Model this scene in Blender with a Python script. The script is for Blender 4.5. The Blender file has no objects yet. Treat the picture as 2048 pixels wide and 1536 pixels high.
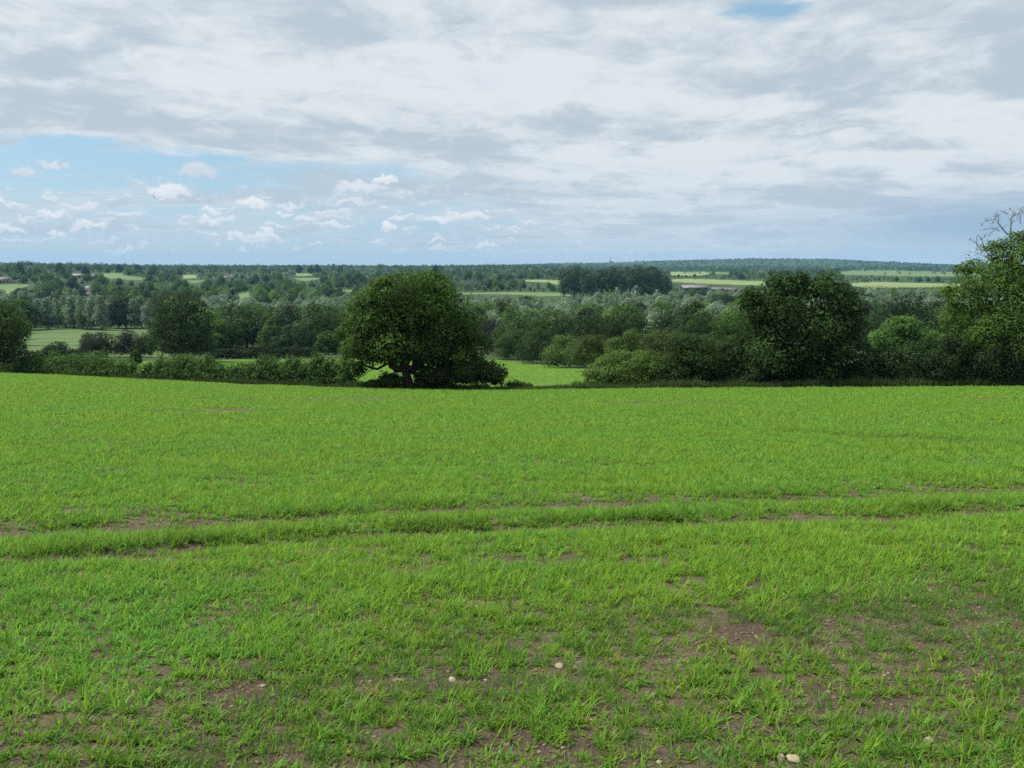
import bpy, math
import numpy as np
from mathutils import Vector

SC = bpy.context.scene
COL = SC.collection
rng = np.random.default_rng(11)

# ------------------------------------------------------------------ camera
F_PX, PITCH, EYE = 1538.0, math.radians(8.8), 1.65
CP, SP = math.cos(PITCH), math.sin(PITCH)
cam_data = bpy.data.cameras.new("camera")
cam_data.sensor_width = 36.0
cam_data.lens = 36.0 * F_PX / 2048.0
cam_data.clip_start = 0.05
cam_data.clip_end = 60000
cam = bpy.data.objects.new("camera", cam_data)
cam.location = (0, 0, EYE)
cam.rotation_euler = (math.pi / 2 - PITCH, 0, 0)
COL.objects.link(cam)
SC.camera = cam

# ------------------------------------------------------------------ exposure, sampling
SC.view_settings.view_transform = 'Standard'
SC.view_settings.look = 'None'
SC.view_settings.exposure = 0.25
SC.view_settings.gamma = 1.0
SC.view_settings.use_curve_mapping = False
SC.render.engine = 'CYCLES'
SC.cycles.max_bounces = 5
SC.cycles.diffuse_bounces = 3
SC.cycles.glossy_bounces = 1
SC.cycles.transmission_bounces = 3
SC.cycles.transparent_max_bounces = 4
SC.cycles.volume_bounces = 0
SC.cycles.use_denoising = False
SC.cycles.use_adaptive_sampling = False
SC.cycles.caustics_reflective = False
SC.cycles.caustics_refractive = False

# ------------------------------------------------------------------ sun
SUN_EL, SUN_AZ = math.radians(54), math.radians(-74)      # azimuth from +Y (ahead), negative = to the left
sd = Vector((math.sin(SUN_AZ) * math.cos(SUN_EL), math.cos(SUN_AZ) * math.cos(SUN_EL), math.sin(SUN_EL)))
sun_data = bpy.data.lights.new("sun", 'SUN')
sun_data.energy = 4.8
sun_data.angle = math.radians(5)
sun_data.color = (1.0, 0.96, 0.89)
sun = bpy.data.objects.new("sun", sun_data)
sun.rotation_euler = (-sd).to_track_quat('-Z', 'Y').to_euler()
sun.location = (0, 0, 60)
COL.objects.link(sun)


# ------------------------------------------------------------------ node expressions
class Ex:
    """A socket of a node tree that can be added, multiplied and so on."""
    tree = None

    def __init__(s, sock): s.s = sock

    @staticmethod
    def op(kind, *a):
        n = Ex.tree.nodes.new('ShaderNodeMath'); n.operation = kind
        for i, v in enumerate(a):
            if isinstance(v, Ex): Ex.tree.links.new(v.s, n.inputs[i])
            else: n.inputs[i].default_value = v
        return Ex(n.outputs[0])

    def __add__(s, o): return Ex.op('ADD', s, o)
    __radd__ = __add__
    def __sub__(s, o): return Ex.op('SUBTRACT', s, o)
    def __rsub__(s, o): return Ex.op('SUBTRACT', o, s)
    def __mul__(s, o): return Ex.op('MULTIPLY', s, o)
    __rmul__ = __mul__
    def __truediv__(s, o): return Ex.op('DIVIDE', s, o)


def mx(a, b): return Ex.op('MAXIMUM', a, b)
def mn(a, b): return Ex.op('MINIMUM', a, b)
def clamp01(a): return mn(mx(a, 0.0), 1.0)


def smooth(x, lo, hi):
    n = Ex.tree.nodes.new('ShaderNodeMapRange'); n.interpolation_type = 'SMOOTHSTEP'
    Ex.tree.links.new(x.s, n.inputs[0])
    n.inputs[1].default_value = lo; n.inputs[2].default_value = hi
    n.inputs[3].default_value = 0; n.inputs[4].default_value = 1
    return Ex(n.outputs[0])


def combine(x, y, z=0.0):
    n = Ex.tree.nodes.new('ShaderNodeCombineXYZ')
    for i, v in enumerate((x, y, z)):
        if isinstance(v, Ex): Ex.tree.links.new(v.s, n.inputs[i])
        else: n.inputs[i].default_value = v
    return Ex(n.outputs[0])


def noise(vec, scale, detail=5, rough=0.55, distort=0.0):
    n = Ex.tree.nodes.new('ShaderNodeTexNoise')
    if vec is not None: Ex.tree.links.new(vec.s, n.inputs['Vector'])
    n.inputs['Scale'].default_value = scale; n.inputs['Detail'].default_value = detail
    n.inputs['Roughness'].default_value = rough; n.inputs['Distortion'].default_value = distort
    return Ex(n.outputs['Fac'])


def mixc(f, a, b):
    n = Ex.tree.nodes.new('ShaderNodeMix'); n.data_type = 'RGBA'; n.clamp_result = False
    if isinstance(f, Ex): Ex.tree.links.new(f.s, n.inputs[0])
    else: n.inputs[0].default_value = f
    for v, i in ((a, 6), (b, 7)):
        if isinstance(v, Ex): Ex.tree.links.new(v.s, n.inputs[i])
        else: n.inputs[i].default_value = (*v, 1)
    return Ex(n.outputs[2])


def mulc(c, f):
    n = Ex.tree.nodes.new('ShaderNodeVectorMath'); n.operation = 'SCALE'
    Ex.tree.links.new(c.s, n.inputs[0])
    if isinstance(f, Ex): Ex.tree.links.new(f.s, n.inputs['Scale'])
    else: n.inputs['Scale'].default_value = f
    return Ex(n.outputs[0])


def dir_of(u, v):
    a, t = (u - 1024) / F_PX, (768 - v) / F_PX
    d = np.array([a, CP + t * SP, -SP + t * CP]); return d / np.linalg.norm(d)


def azel(u, v):
    d = dir_of(u, v)
    return math.degrees(math.atan2(d[0], d[1])), math.degrees(math.asin(d[2]))


# ------------------------------------------------------------------ sky
world = bpy.data.worlds.new("World")
SC.world = world
world.use_nodes = True
nt = world.node_tree
Ex.tree = nt
bg = nt.nodes['Background']
sky = nt.nodes.new('ShaderNodeTexSky')
sky.sky_type = 'NISHITA'
sky.sun_disc = False
sky.sun_elevation = SUN_EL
sky.sun_rotation = SUN_AZ
sky.altitude = 60
sky.air_density = 1.0
sky.dust_density = 0.6
sky.ozone_density = 2.0
tc = nt.nodes.new('ShaderNodeTexCoord')
sx = nt.nodes.new('ShaderNodeSeparateXYZ')
nt.links.new(tc.outputs['Generated'], sx.inputs[0])
dx, dy, dz = (Ex(sx.outputs[i]) for i in range(3))
zc = mx(dz, 0.0)
EL = Ex.op('ARCSINE', mn(zc, 1.0)) * 57.2958
AZ = Ex.op('ARCTAN2', dx, dy) * 57.2958
pz = zc + 0.11
px, py = dx / pz, dy / pz
plane = combine(px, py)
n_warp = noise(plane, 0.9, 3)
plane_w = combine(px * 0.8 + n_warp * 0.8, py * 1.15 + n_warp * 0.4, 3.7)
n_big = noise(plane_w, 0.75, 8, 0.56)                    # thick and thin of the cloud deck
n_fine = noise(combine(px * 0.55, py * 1.0, 9.1), 2.3, 8, 0.58, 0.25)
n_streak = noise(combine(AZ * 0.035, EL * 0.42, 1.3), 1.0, 7, 0.55, 0.3)
n_mid = noise(combine(px * 1.5 + n_warp * 1.1, py * 1.25 + n_warp, 21.0), 1.5, 9, 0.62, 0.12)
n_low = noise(combine(AZ * 0.16, EL * 0.42, 5.0), 1.0, 5, 0.5)


def spot(u, v, wu, wv):
    """A soft ellipse of sky round one direction, 1 in its middle."""
    a, e = azel(u, v)
    sa, se = abs(azel(u + wu, v)[0] - a), abs(azel(u, v - wv)[1] - e)
    p, q = (AZ - a) / sa, (EL - e) / se
    return Ex.op('EXPONENT', (p * p + q * q) * -1.0)


# ragged edges for the gaps
AZ0, EL0 = AZ, EL
gw1 = noise(combine(px * 0.9, py * 1.3, 33.0), 1.1, 7, 0.6)
gw2 = noise(combine(px * 0.9, py * 1.3, 47.0), 1.1, 7, 0.6)
AZ = AZ0 + (gw1 - 0.5) * 20.0
EL = EL0 + (gw2 - 0.5) * 5.5

# blue base
blue = mulc(Ex(sky.outputs[0]), 1.0)
blue = mixc(0.55, blue, (3.9, 6.6, 8.5))
low_left = smooth(AZ, 8, -8) * smooth(EL, 8.5, 4.0)
# coverage of the deck
gaps = (spot(160, 300, 330, 42) * 0.55 + spot(330, 350, 300, 38) * 0.4 + spot(640, 350, 330, 36) * 0.30
        + spot(860, 262, 130, 26) * 0.22 + spot(1510, 25, 100, 40) * 0.75 + spot(1020, 385, 260, 40) * 0.17 + spot(1940, 445, 240, 60) * 0.16)
deck = smooth(0.60 + (n_big - 0.5) * 1.2 + (n_mid - 0.5) * 0.75 + (n_fine - 0.5) * 0.5 + (n_streak - 0.5) * 0.4 + smooth(EL0, 1.0, 8.0) * 0.30 - gaps * 0.92 - low_left * 0.20, 0.26, 0.66)
AZ, EL = AZ0 + (gw1 - 0.5) * 8.0, EL0 + (gw2 - 0.5) * 2.5
n_lump = noise(combine(px * 2.2 + n_warp * 1.5, py * 1.7 + n_warp, 63.0), 1.6, 9, 0.66, 0.15)
shade = smooth(0.5 + (n_big - 0.5) * 0.9 + (n_fine - 0.5) * 0.5 + (n_streak - 0.5) * 0.2 + (n_mid - 0.5) * 0.75 + (n_lump - 0.5) * 0.75
               + spot(1650, 200, 420, 90) * 0.10 + spot(850, 60, 400, 50) * 0.08 + spot(60, 110, 260, 90) * 0.14 + spot(1230, 0, 160, 30) * 0.14 + spot(300, 240, 300, 40) * 0.05
               - spot(1150, 110, 200, 70) * 0.16 - spot(1880, 190, 170, 60) * 0.16 - spot(560, 215, 330, 35) * 0.10 - spot(1300, 370, 300, 50) * 0.08, 0.35, 0.67)
cloud_col = mixc(shade, (7.5, 7.9, 8.2), (4.9, 5.72, 6.45))
col = mixc(deck * 0.97, blue, cloud_col)
AZ, EL = AZ0, EL0
# pale veil over the lower sky
veil = smooth(EL, 9.0, 0.5)
col = mixc(veil * (0.25 + smooth(n_streak, 0.35, 0.7) * 0.4), col, (4.9, 6.2, 7.4))

col = mixc(spot(1990, 450, 360, 58) * 0.9, col, (3.3, 4.7, 6.2))
# small cumulus above the horizon
warp_a, warp_e = noise(combine(AZ * 0.9, EL * 0.9, 2.0), 1.0, 7, 0.6), noise(combine(AZ * 0.9, EL * 0.9, 8.0), 1.0, 7, 0.6)
AW, EW = AZ + (warp_a - 0.5) * 3.0, EL + (warp_e - 0.5) * 1.9


def puff(u, v, wu, wv, bright=1.0):
    a, e = azel(u, v)
    sa, se = abs(azel(u + wu, v)[0] - a), abs(azel(u, v - wv)[1] - e)
    p, q = (AW - a) / sa, (EW - e) / se
    q2 = Ex.op('MULTIPLY_ADD', mn(q, 0.0), 1.3, q)          # flatter underneath
    f = 1.0 - (p * p + q2 * q2)
    return f, q, bright


bright_sum, alpha = None, None
pr_ = np.random.default_rng(19)
PUFFS = [(390, 345, 58, 24, .35), (342, 388, 50, 22, 1), (510, 410, 44, 19, 1), (430, 422, 32, 12, .9), (720, 378, 70, 17, .7), (765, 362, 32, 14, 1), (700, 405, 60, 10, .6),
         (100, 328, 34, 13, .5), (45, 346, 34, 11, .4), (170, 415, 60, 12, .7), (25, 408, 40, 12, .8), (170, 455, 55, 13, .9), (20, 462, 40, 14, .9), (262, 430, 40, 8, .7),
         (580, 412, 34, 10, .7), (660, 450, 44, 9, .8), (775, 455, 24, 13, 1), (940, 432, 56, 13, .9), (975, 492, 36, 11, 1), (468, 475, 20, 14, 1), (610, 440, 28, 8, .8), (1055, 446, 30, 7, .6), (880, 497, 30, 6, .8), (545, 478, 24, 7, .7)]
for _ in range(20):
    v_ = pr_.uniform(425, 508)
    k_ = (530 - v_) / 105.0
    PUFFS.append((pr_.uniform(0, 1110), v_, pr_.uniform(22, 58) * (0.35 + 0.65 * k_), pr_.uniform(7, 15) * (0.35 + 0.65 * k_), pr_.uniform(0.6, 1.0)))
for p_ in PUFFS:
    f, q, b = puff(*p_)
    al = smooth(f, -0.15, 0.75)
    lit = al * clamp01(q * 0.6 + 0.5) * b
    alpha = al if alpha is None else mx(alpha, al)
    bright_sum = lit if bright_sum is None else mx(bright_sum, lit)
field_n = noise(combine(AZ * 0.62 + warp_a * 0.6, EL * 1.75, 4.0), 1.0, 5, 0.55)
field_dn = noise(combine(AZ * 0.62 + warp_a * 0.6, EL * 1.75 - 0.45, 4.0), 1.0, 5, 0.55)
band = smooth(EL, 6.8, 4.0) * smooth(EL, 0.3, 1.4) * smooth(AZ, 10, -2)
f_al = smooth(field_n, 0.50, 0.58) * band
col = mixc(f_al * 0.55, col, mixc(smooth(field_n - field_dn, -0.05, 0.05), (8.8, 9.0, 9.2), (5.6, 6.3, 7.2)))
col = mixc(clamp01(alpha) * 0.9, col, mixc(clamp01(bright_sum), (5.6, 6.3, 7.2), (9.3, 9.5, 9.7)))
# hazier towards the horizon
col = mixc(smooth(EL, 2.4, 0.0) * 0.6, col, (5.7, 6.6, 7.3))
# the deck is brightest round the hidden sun
sdot = dx * sd[0] + dy * sd[1] + dz * sd[2]
glow = Ex.op('EXPONENT', (sdot - 1.0) * 7.0)
up = smooth(EL, 22, 60)
col = mulc(col, 1.0 + glow * 0.35 + up * 0.05)
nt.links.new(col.s, bg.inputs['Color'])
bg.inputs['Strength'].default_value = 0.087
world.cycles.sampling_method = 'MANUAL'
world.cycles.sample_map_resolution = 512


# ------------------------------------------------------------------ lie of the land
def hermite(xs, ys):
    xs, ys = np.array(xs, float), np.array(ys, float)
    m = np.gradient(ys, xs)

    def f(x):
        x = np.clip(x, xs[0], xs[-1]); i = np.clip(np.searchsorted(xs, x) - 1, 0, len(xs) - 2)
        h = xs[i + 1] - xs[i]; t = (x - xs[i]) / h
        return ((2 * t**3 - 3 * t**2 + 1) * ys[i] + (t**3 - 2 * t**2 + t) * h * m[i]
                + (-2 * t**3 + 3 * t**2) * ys[i + 1] + (t**3 - t**2) * h * m[i + 1])
    return f


EDGE_A = np.array([-0.672, -0.52, -0.364, -0.213, -0.016, 0.18, 0.67])
EDGE_D = np.array([125, 107, 92, 82, 78, 76, 74.0])
EDGE_Z = np.array([-15.8, -14.1, -12.6, -11.5, -11.1, -10.57, -10.06])
PROF = hermite([40, 78, 110, 150, 190, 230, 280, 330, 430, 520, 620, 900, 1100, 1400, 1900, 2600, 3200, 4000, 5000, 8000, 13000],
               [-6.0, -11.1, -14.6, -18.9, -22.6, -25.9, -29.9, -33.3, -38.2, -40.4, -41.2, -40.6, -39, -35.5, -28, -18.5, -12.5, -13, -17, -20, -18])
HILL_A = np.array([-2, -0.66, -0.45, -0.11, -0.016, 0.114, 0.2, 0.31, 0.41, 0.505, 0.583, 0.8, 2])
HILL_H = np.array([4, 4, 4, 4, 13, 42, 56, 76, 70, 38, 10, 0, 0.0])


def sstep(x, a, b):
    t = np.clip((x - a) / (b - a), 0, 1); return t * t * (3 - 2 * t)


def vnoise(x, y, seed=0):
    xi, yi = np.floor(x).astype(np.int64), np.floor(y).astype(np.int64)
    fx, fy = x - xi, y - yi
    fx, fy = fx * fx * (3 - 2 * fx), fy * fy * (3 - 2 * fy)

    def h(i, j):
        n = (i * 374761393 + j * 668265263 + seed * 974634541) & 0xffffffff
        n = ((n ^ (n >> 13)) * 1274126177) & 0xffffffff
        return ((n ^ (n >> 16)) & 0xffff) / 65535.0
    return (h(xi, yi) * (1 - fx) + h(xi + 1, yi) * fx) * (1 - fy) + (h(xi, yi + 1) * (1 - fx) + h(xi + 1, yi + 1) * fx) * fy


def fbm(x, y, seed=0, octs=4):
    s, a, t = 0, 1.0, 0
    for k in range(octs):
        s = s + a * vnoise(x * 2**k, y * 2**k, seed + k); t += a; a *= 0.5
    return s / t


def edge_of(x, y):
    a = np.clip(x / np.maximum(y, 1.0), -0.8, 0.8)
    return np.interp(a, EDGE_A, EDGE_D), np.interp(a, EDGE_A, EDGE_Z), a


RUTS = [[(-50, 1078), (0, 1072), (350, 1054), (700, 1032), (1150, 1012), (1500, 1002), (2048, 984)], [(-50, 1135), (60, 1128), (380, 1098), (700, 1078), (1000, 1062), (1700, 1040), (2048, 1024)]]


def ground(x, y):
    x, y = np.asarray(x, float), np.asarray(y, float)
    e, ez, a = edge_of(x, y)
    near = ez * y / e
    far = PROF(y) + (ez - PROF(e)) * (1 - sstep(y, e, 300))
    z = np.where(y <= e, near, far)
    z = np.where(y < 0, np.maximum(-0.135 * y, 0) * 0.6, z)
    z = z + 16 * np.exp(-((a + 0.63) / 0.16)**2) * sstep(y, 750, 1600) * (1 - sstep(y, 2200, 4500))
    z = z + np.interp(a, HILL_A, HILL_H) * sstep(y, 4300, 7600)
    z = z - 13 * sstep(a, 0.02, 0.16) * sstep(y, 1900, 3000) * (1 - sstep(y, 4200, 6000))
    z = z + (fbm(x / 220, y / 220, 5, 2) - 0.5) * 5 * sstep(y, 500, 1400)
    z = z + (fbm(x / 1.7, y / 1.7, 9, 3) - 0.5) * 0.10 * (1 - sstep(y, 40, 70))
    m = (y > 4) & (y < 16) & (np.abs(x) < 14)
    if np.any(m):
        uu, vv = project(x, np.maximum(y, 0.5), z)
        for q in RUTS:
            q_ = np.array(q, float)
            z = z - np.where(m, 0.06 * np.exp(-((vv - np.interp(uu, q_[:, 0], q_[:, 1])) / 9.0)**2), 0)
    return z


def project(x, y, z):
    h = z - EYE
    c = y * CP - h * SP
    return 1024 + F_PX * x / c, 768 - F_PX * (y * SP + h * CP) / c


def height_at(y, v):
    t = (768 - v) / F_PX
    return EYE + y * (t * CP - SP) / (CP + t * SP)


def spot_at(u, d):
    """The point of the ground straight ahead distance d that shows in column u."""
    x = (u - 1024) / F_PX * d
    for _ in range(4):
        uu, _v = project(x, d, float(ground(x, d))); x -= (uu - u) / F_PX * d
    return x, d, float(ground(x, d))


def hit(u, v):
    """The ground under one sight line."""
    d = dir_of(u, v); d = d / d[1]
    ys = np.geomspace(1.2, 11000, 5000)
    below = EYE + d[2] * ys < ground(d[0] * ys, ys)
    i = int(np.argmax(below)) if below.any() else len(ys) - 1
    return d[0] * ys[i], ys[i], float(ground(d[0] * ys[i], ys[i]))


# ------------------------------------------------------------------ mesh helpers
def build_mesh(name, verts, faces, mats, col=None, mat_idx=None, smooth_shade=False):
    """verts (n,3); faces a list of (m,k) index arrays; col (faces,3) one colour of its own per face."""
    me = bpy.data.meshes.new(name)
    faces = [np.asarray(f, np.int32) for f in (faces if isinstance(faces, list) else [faces]) if len(f)]
    me.vertices.add(len(verts)); me.vertices.foreach_set("co", np.asarray(verts, np.float32).ravel())
    nl = sum(f.size for f in faces); npoly = sum(len(f) for f in faces)
    me.loops.add(nl); me.loops.foreach_set("vertex_index", np.concatenate([f.ravel() for f in faces]))
    tot = np.concatenate([np.full(len(f), f.shape[1], np.int32) for f in faces])
    me.polygons.add(npoly); me.polygons.foreach_set("loop_start", np.concatenate([[0], np.cumsum(tot)[:-1]]).astype(np.int32))
    for m in (mats if isinstance(mats, (list, tuple)) else [mats]): me.materials.append(m)
    if mat_idx is not None: me.polygons.foreach_set("material_index", np.asarray(mat_idx, np.int32))
    if smooth_shade: me.polygons.foreach_set("use_smooth", np.ones(npoly, bool))
    me.update(calc_edges=True)
    if col is not None:
        at = me.attributes.new("col", 'FLOAT_COLOR', 'FACE')
        at.data.foreach_set("color", np.concatenate([np.asarray(col, np.float32), np.ones((npoly, 1), np.float32)], 1).ravel())
    return me


def obj(name, me, parent=None, loc=(0, 0, 0), color=None):
    o = bpy.data.objects.new(name, me); COL.objects.link(o)
    o.location = loc
    if parent is not None: o.parent = parent
    if color is not None: o.color = (*color, 1)
    return o


def tag(o, label, cat, group=None):
    o['label'] = label; o['category'] = cat
    if group: o['group'] = group
    return o


def empty(name, loc, label, cat, group=None, rotz=0.0):
    o = bpy.data.objects.new(name, None); COL.objects.link(o)
    o.location = loc; o.rotation_euler = (0, 0, rotz); o.empty_display_size = 0.5
    return tag(o, label, cat, group)


def unit(v): return v / np.maximum(np.linalg.norm(v, axis=-1, keepdims=True), 1e-9)


# ------------------------------------------------------------------ materials
def new_mat(name):
    m = bpy.data.materials.new(name); m.use_nodes = True
    t = m.node_tree; t.nodes.clear(); Ex.tree = t
    out = t.nodes.new('ShaderNodeOutputMaterial')
    return m, t, out


def foliage_mat(name, trans=0.32, rough=0.7, spec=0.06, use_object=True):
    m, t, out = new_mat(name)
    at = t.nodes.new('ShaderNodeAttribute'); at.attribute_name = 'col'
    c = Ex(at.outputs['Color'])
    if use_object:
        oi = t.nodes.new('ShaderNodeObjectInfo')
        mu = t.nodes.new('ShaderNodeMix'); mu.data_type = 'RGBA'; mu.blend_type = 'MULTIPLY'; mu.inputs[0].default_value = 1
        t.links.new(c.s, mu.inputs[6]); t.links.new(oi.outputs['Color'], mu.inputs[7])
        c = Ex(mu.outputs[2])
    pb = t.nodes.new('ShaderNodeBsdfPrincipled')
    pb.inputs['Roughness'].default_value = rough
    pb.inputs['Specular IOR Level'].default_value = spec
    t.links.new(c.s, pb.inputs['Base Color'])
    tr = t.nodes.new('ShaderNodeBsdfTranslucent')
    t.links.new(mixc(0.5, c, mulc(c, 1.5)).s, tr.inputs['Color'])
    mixn = t.nodes.new('ShaderNodeMixShader'); mixn.inputs[0].default_value = trans
    t.links.new(pb.outputs[0], mixn.inputs[1]); t.links.new(tr.outputs[0], mixn.inputs[2])
    t.links.new(mixn.outputs[0], out.inputs[0])
    return m


def plain_mat(name, base, rough=0.8, nscale=2.0, var=0.25, bump=0.0, second=None):
    m, t, out = new_mat(name)
    tcn = t.nodes.new('ShaderNodeTexCoord')
    n = noise(Ex(tcn.outputs['Object']), nscale, 6, 0.6)
    b = second or tuple(x * (1 - var) for x in base)
    c = mixc(smooth(n, 0.35, 0.65), tuple(min(1, x * (1 + var * 0.5)) for x in base), b)
    pb = t.nodes.new('ShaderNodeBsdfPrincipled'); pb.inputs['Roughness'].default_value = rough
    pb.inputs['Specular IOR Level'].default_value = 0.2
    t.links.new(c.s, pb.inputs['Base Color'])
    if bump:
        bn = t.nodes.new('ShaderNodeBump'); bn.inputs['Strength'].default_value = bump; bn.inputs['Distance'].default_value = 0.05
        t.links.new(n.s, bn.inputs['Height']); t.links.new(bn.outputs[0], pb.inputs['Normal'])
    t.links.new(pb.outputs[0], out.inputs[0])
    return m


def col_mat(name, rough=0.85, nscale=6.0, var=0.35):
    """Colour carried by each face, broken up by fine noise."""
    m, t, out = new_mat(name)
    at = t.nodes.new('ShaderNodeAttribute'); at.attribute_name = 'col'
    tcn = t.nodes.new('ShaderNodeTexCoord')
    n = noise(Ex(tcn.outputs['Object']), nscale, 6, 0.65)
    pb = t.nodes.new('ShaderNodeBsdfPrincipled'); pb.inputs['Roughness'].default_value = rough
    pb.inputs['Specular IOR Level'].default_value = 0.15
    t.links.new(mulc(Ex(at.outputs['Color']), 1 - var * 0.5 + n * var).s, pb.inputs['Base Color'])
    t.links.new(pb.outputs[0], out.inputs[0])
    return m


def ground_mat(name, a, b, c, s1, s2, bump=0.4, dist=0.02, stretch=1.0, fleck=None):
    m, t, out = new_mat(name)
    g = t.nodes.new('ShaderNodeNewGeometry')
    sp = t.nodes.new('ShaderNodeSeparateXYZ'); t.links.new(g.outputs['Position'], sp.inputs[0])
    pos = combine(Ex(sp.outputs[0]) * stretch, Ex(sp.outputs[1]), Ex(sp.outputs[2]))
    n1, n2 = noise(pos, s1, 6, 0.6), noise(pos, s2, 8, 0.65)
    cc = mixc(smooth(n1, 0.35, 0.65), a, b)
    cc = mixc(smooth(n2, 0.5, 0.72), cc, c)
    if fleck:
        n3 = noise(pos, 95.0, 4, 0.7)
        cc = mixc(smooth(n3, 0.57, 0.66), cc, fleck)
        cc = mixc(smooth(n3, 0.42, 0.33), cc, tuple(q * 0.45 for q in a))
    pb = t.nodes.new('ShaderNodeBsdfPrincipled'); pb.inputs['Roughness'].default_value = 0.9
    pb.inputs['Specular IOR Level'].default_value = 0.1
    t.links.new(cc.s, pb.inputs['Base Color'])
    bn = t.nodes.new('ShaderNodeBump'); bn.inputs['Strength'].default_value = bump; bn.inputs['Distance'].default_value = dist
    t.links.new(n2.s, bn.inputs['Height']); t.links.new(bn.outputs[0], pb.inputs['Normal'])
    t.links.new(pb.outputs[0], out.inputs[0])
    return m


M_LEAF = foliage_mat("leaf")
M_CROP = foliage_mat("crop_leaf", 0.44, 0.55, 0.10, False)
M_GRASS = foliage_mat("grass_leaf", 0.28, 0.7, 0.06, False)
M_BARK = plain_mat("bark", (0.06, 0.05, 0.04), 0.9, 3.0, 0.5, 0.6)
M_DEAD = plain_mat("dead_wood", (0.17, 0.165, 0.16), 0.85, 4.0, 0.3, 0.4)
M_STONE = col_mat("stone", 0.8, 30.0, 0.5)
M_SOIL = ground_mat("soil", (0.084, 0.062, 0.042), (0.126, 0.096, 0.066), (0.18, 0.144, 0.104), 1.6, 26.0, 1.0, 0.04, fleck=(0.23, 0.18, 0.12))
M_LOWER = ground_mat("crop_sward", (0.085, 0.165, 0.022), (0.105, 0.19, 0.026), (0.07, 0.14, 0.02), 0.05, 0.9, 0.6, 0.15)
M_MEADOW = ground_mat("meadow_sward", (0.070, 0.120, 0.040), (0.105, 0.155, 0.052), (0.048, 0.088, 0.030), 0.05, 0.35, 0.6, 0.3, 0.15)
M_PALE = ground_mat("ripe_field", (0.17, 0.225, 0.085), (0.20, 0.245, 0.10), (0.145, 0.20, 0.07), 0.006, 0.03, 0.1, 0.3)
M_FARGRN = ground_mat("far_green_field", (0.10, 0.165, 0.06), (0.125, 0.19, 0.07), (0.085, 0.145, 0.05), 0.006, 0.03, 0.1, 0.3)
M_LAND = ground_mat("rough_land", (0.035, 0.06, 0.02), (0.05, 0.08, 0.028), (0.03, 0.05, 0.018), 0.02, 0.12, 0.5, 0.5)

# ------------------------------------------------------------------ ground sheet, cut into fields along its faces
# what each far field covers, by the sight lines to its corners (u0, v0, u1, v1) and distance
FIELDS = [  # name, material, corners (u, v), nearest and farthest distance
    ("meadow", M_MEADOW, [(40, 657), (150, 655), (335, 653), (335, 716), (40, 716)], 235, 560),
    ("green_field", M_FARGRN, [(-40, 568.5), (62, 568.5), (55, 572), (30, 580), (25, 588), (15, 588), (8, 579), (-40, 574)], 600, 3000),
    ("green_field", M_FARGRN, [(205, 546), (247, 545.5), (247, 551), (292, 556), (290, 559.5), (255, 560), (240, 556), (222, 558), (208, 553)], 600, 4000),
    ("pale_field", M_PALE, [(365, 550), (392, 549.5), (393, 556), (366, 557.5)], 600, 4000),
    ("green_field", M_FARGRN, [(376, 561), (408, 560), (405, 565), (381, 566)], 600, 4000),
    ("green_field", M_FARGRN, [(478, 586), (500, 584), (500, 594), (479, 597)], 600, 3000),
    ("pale_field", M_PALE, [(592, 547), (626, 547.5), (622, 552), (594, 552.5)], 600, 4000),
    ("green_field", M_FARGRN, [(586, 556), (642, 556), (630, 560), (606, 562.5)], 600, 4000),
    ("green_field", M_FARGRN, [(687, 580), (706, 580), (703, 584), (690, 584)], 600, 3000),
    ("green_field", M_FARGRN, [(900, 586), (1020, 584), (1152, 586), (1150, 592), (1085, 592), (1000, 588.5), (905, 589)], 600, 3000),
    ("pale_field", M_PALE, [(1050, 559), (1142, 561), (1142, 570), (1122, 571), (1098, 565), (1050, 563)], 600, 4000),
    ("pale_field", M_PALE, [(1338, 544), (1400, 543), (1424, 544), (1418, 548), (1400, 551), (1343, 552)], 600, 5000),
    ("green_field", M_FARGRN, [(1428, 544), (1466, 545.5), (1452, 548), (1428, 547.5)], 600, 5000),
    ("pale_field", M_PALE, [(1342, 559), (1380, 557.5), (1530, 562.5), (1528, 571), (1430, 568.5), (1346, 564)], 600, 5000),
    ("green_field", M_FARGRN, [(1671, 545), (1700, 541), (1780, 540), (1960, 546), (1960, 552), (1850, 553), (1740, 550.5), (1690, 550)], 600, 5000),
    ("pale_field", M_PALE, [(1700, 566), (1760, 564), (1960, 569), (1960, 573), (1850, 575), (1740, 577), (1705, 572)], 600, 4000),
]


def in_poly(u, v, pts):
    inside = np.zeros(np.shape(u), bool)
    for (x0, y0), (x1, y1) in zip(pts, pts[1:] + pts[:1]):
        if y0 == y1: continue
        hitm = ((y0 > v) != (y1 > v)) & (u < (x1 - x0) * (v - y0) / (y1 - y0) + x0)
        inside ^= hitm
    return inside


az1 = np.radians(np.arange(-42, 42.01, 0.14))
az2 = np.radians(np.arange(45, 316, 3.0))
azs = np.concatenate([az1, az2])
rs = np.concatenate([[0.25], np.geomspace(0.6, 13000, 760)])
A_, R_ = np.meshgrid(azs, rs)
X_, Y_ = np.sin(A_) * R_, np.cos(A_) * R_
Z_ = ground(X_, Y_)
V_ = np.stack([X_, Y_, Z_], -1).reshape(-1, 3)
nr, na = X_.shape
ii, jj = np.meshgrid(np.arange(nr - 1), np.arange(na), indexing='ij')
jn = (jj + 1) % na
quads = np.stack([ii * na + jj, (ii + 1) * na + jj, (ii + 1) * na + jn, ii * na + jn], -1).reshape(-1, 4)[:, ::-1]
fc = V_[quads].mean(1)
fy_safe = np.maximum(fc[:, 1], 0.5)
fu, fv = project(fc[:, 0], fy_safe, fc[:, 2])
ed, _, _ = edge_of(fc[:, 0], fc[:, 1])
fid = np.zeros(len(quads), int)                      # 0 rough land
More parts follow.
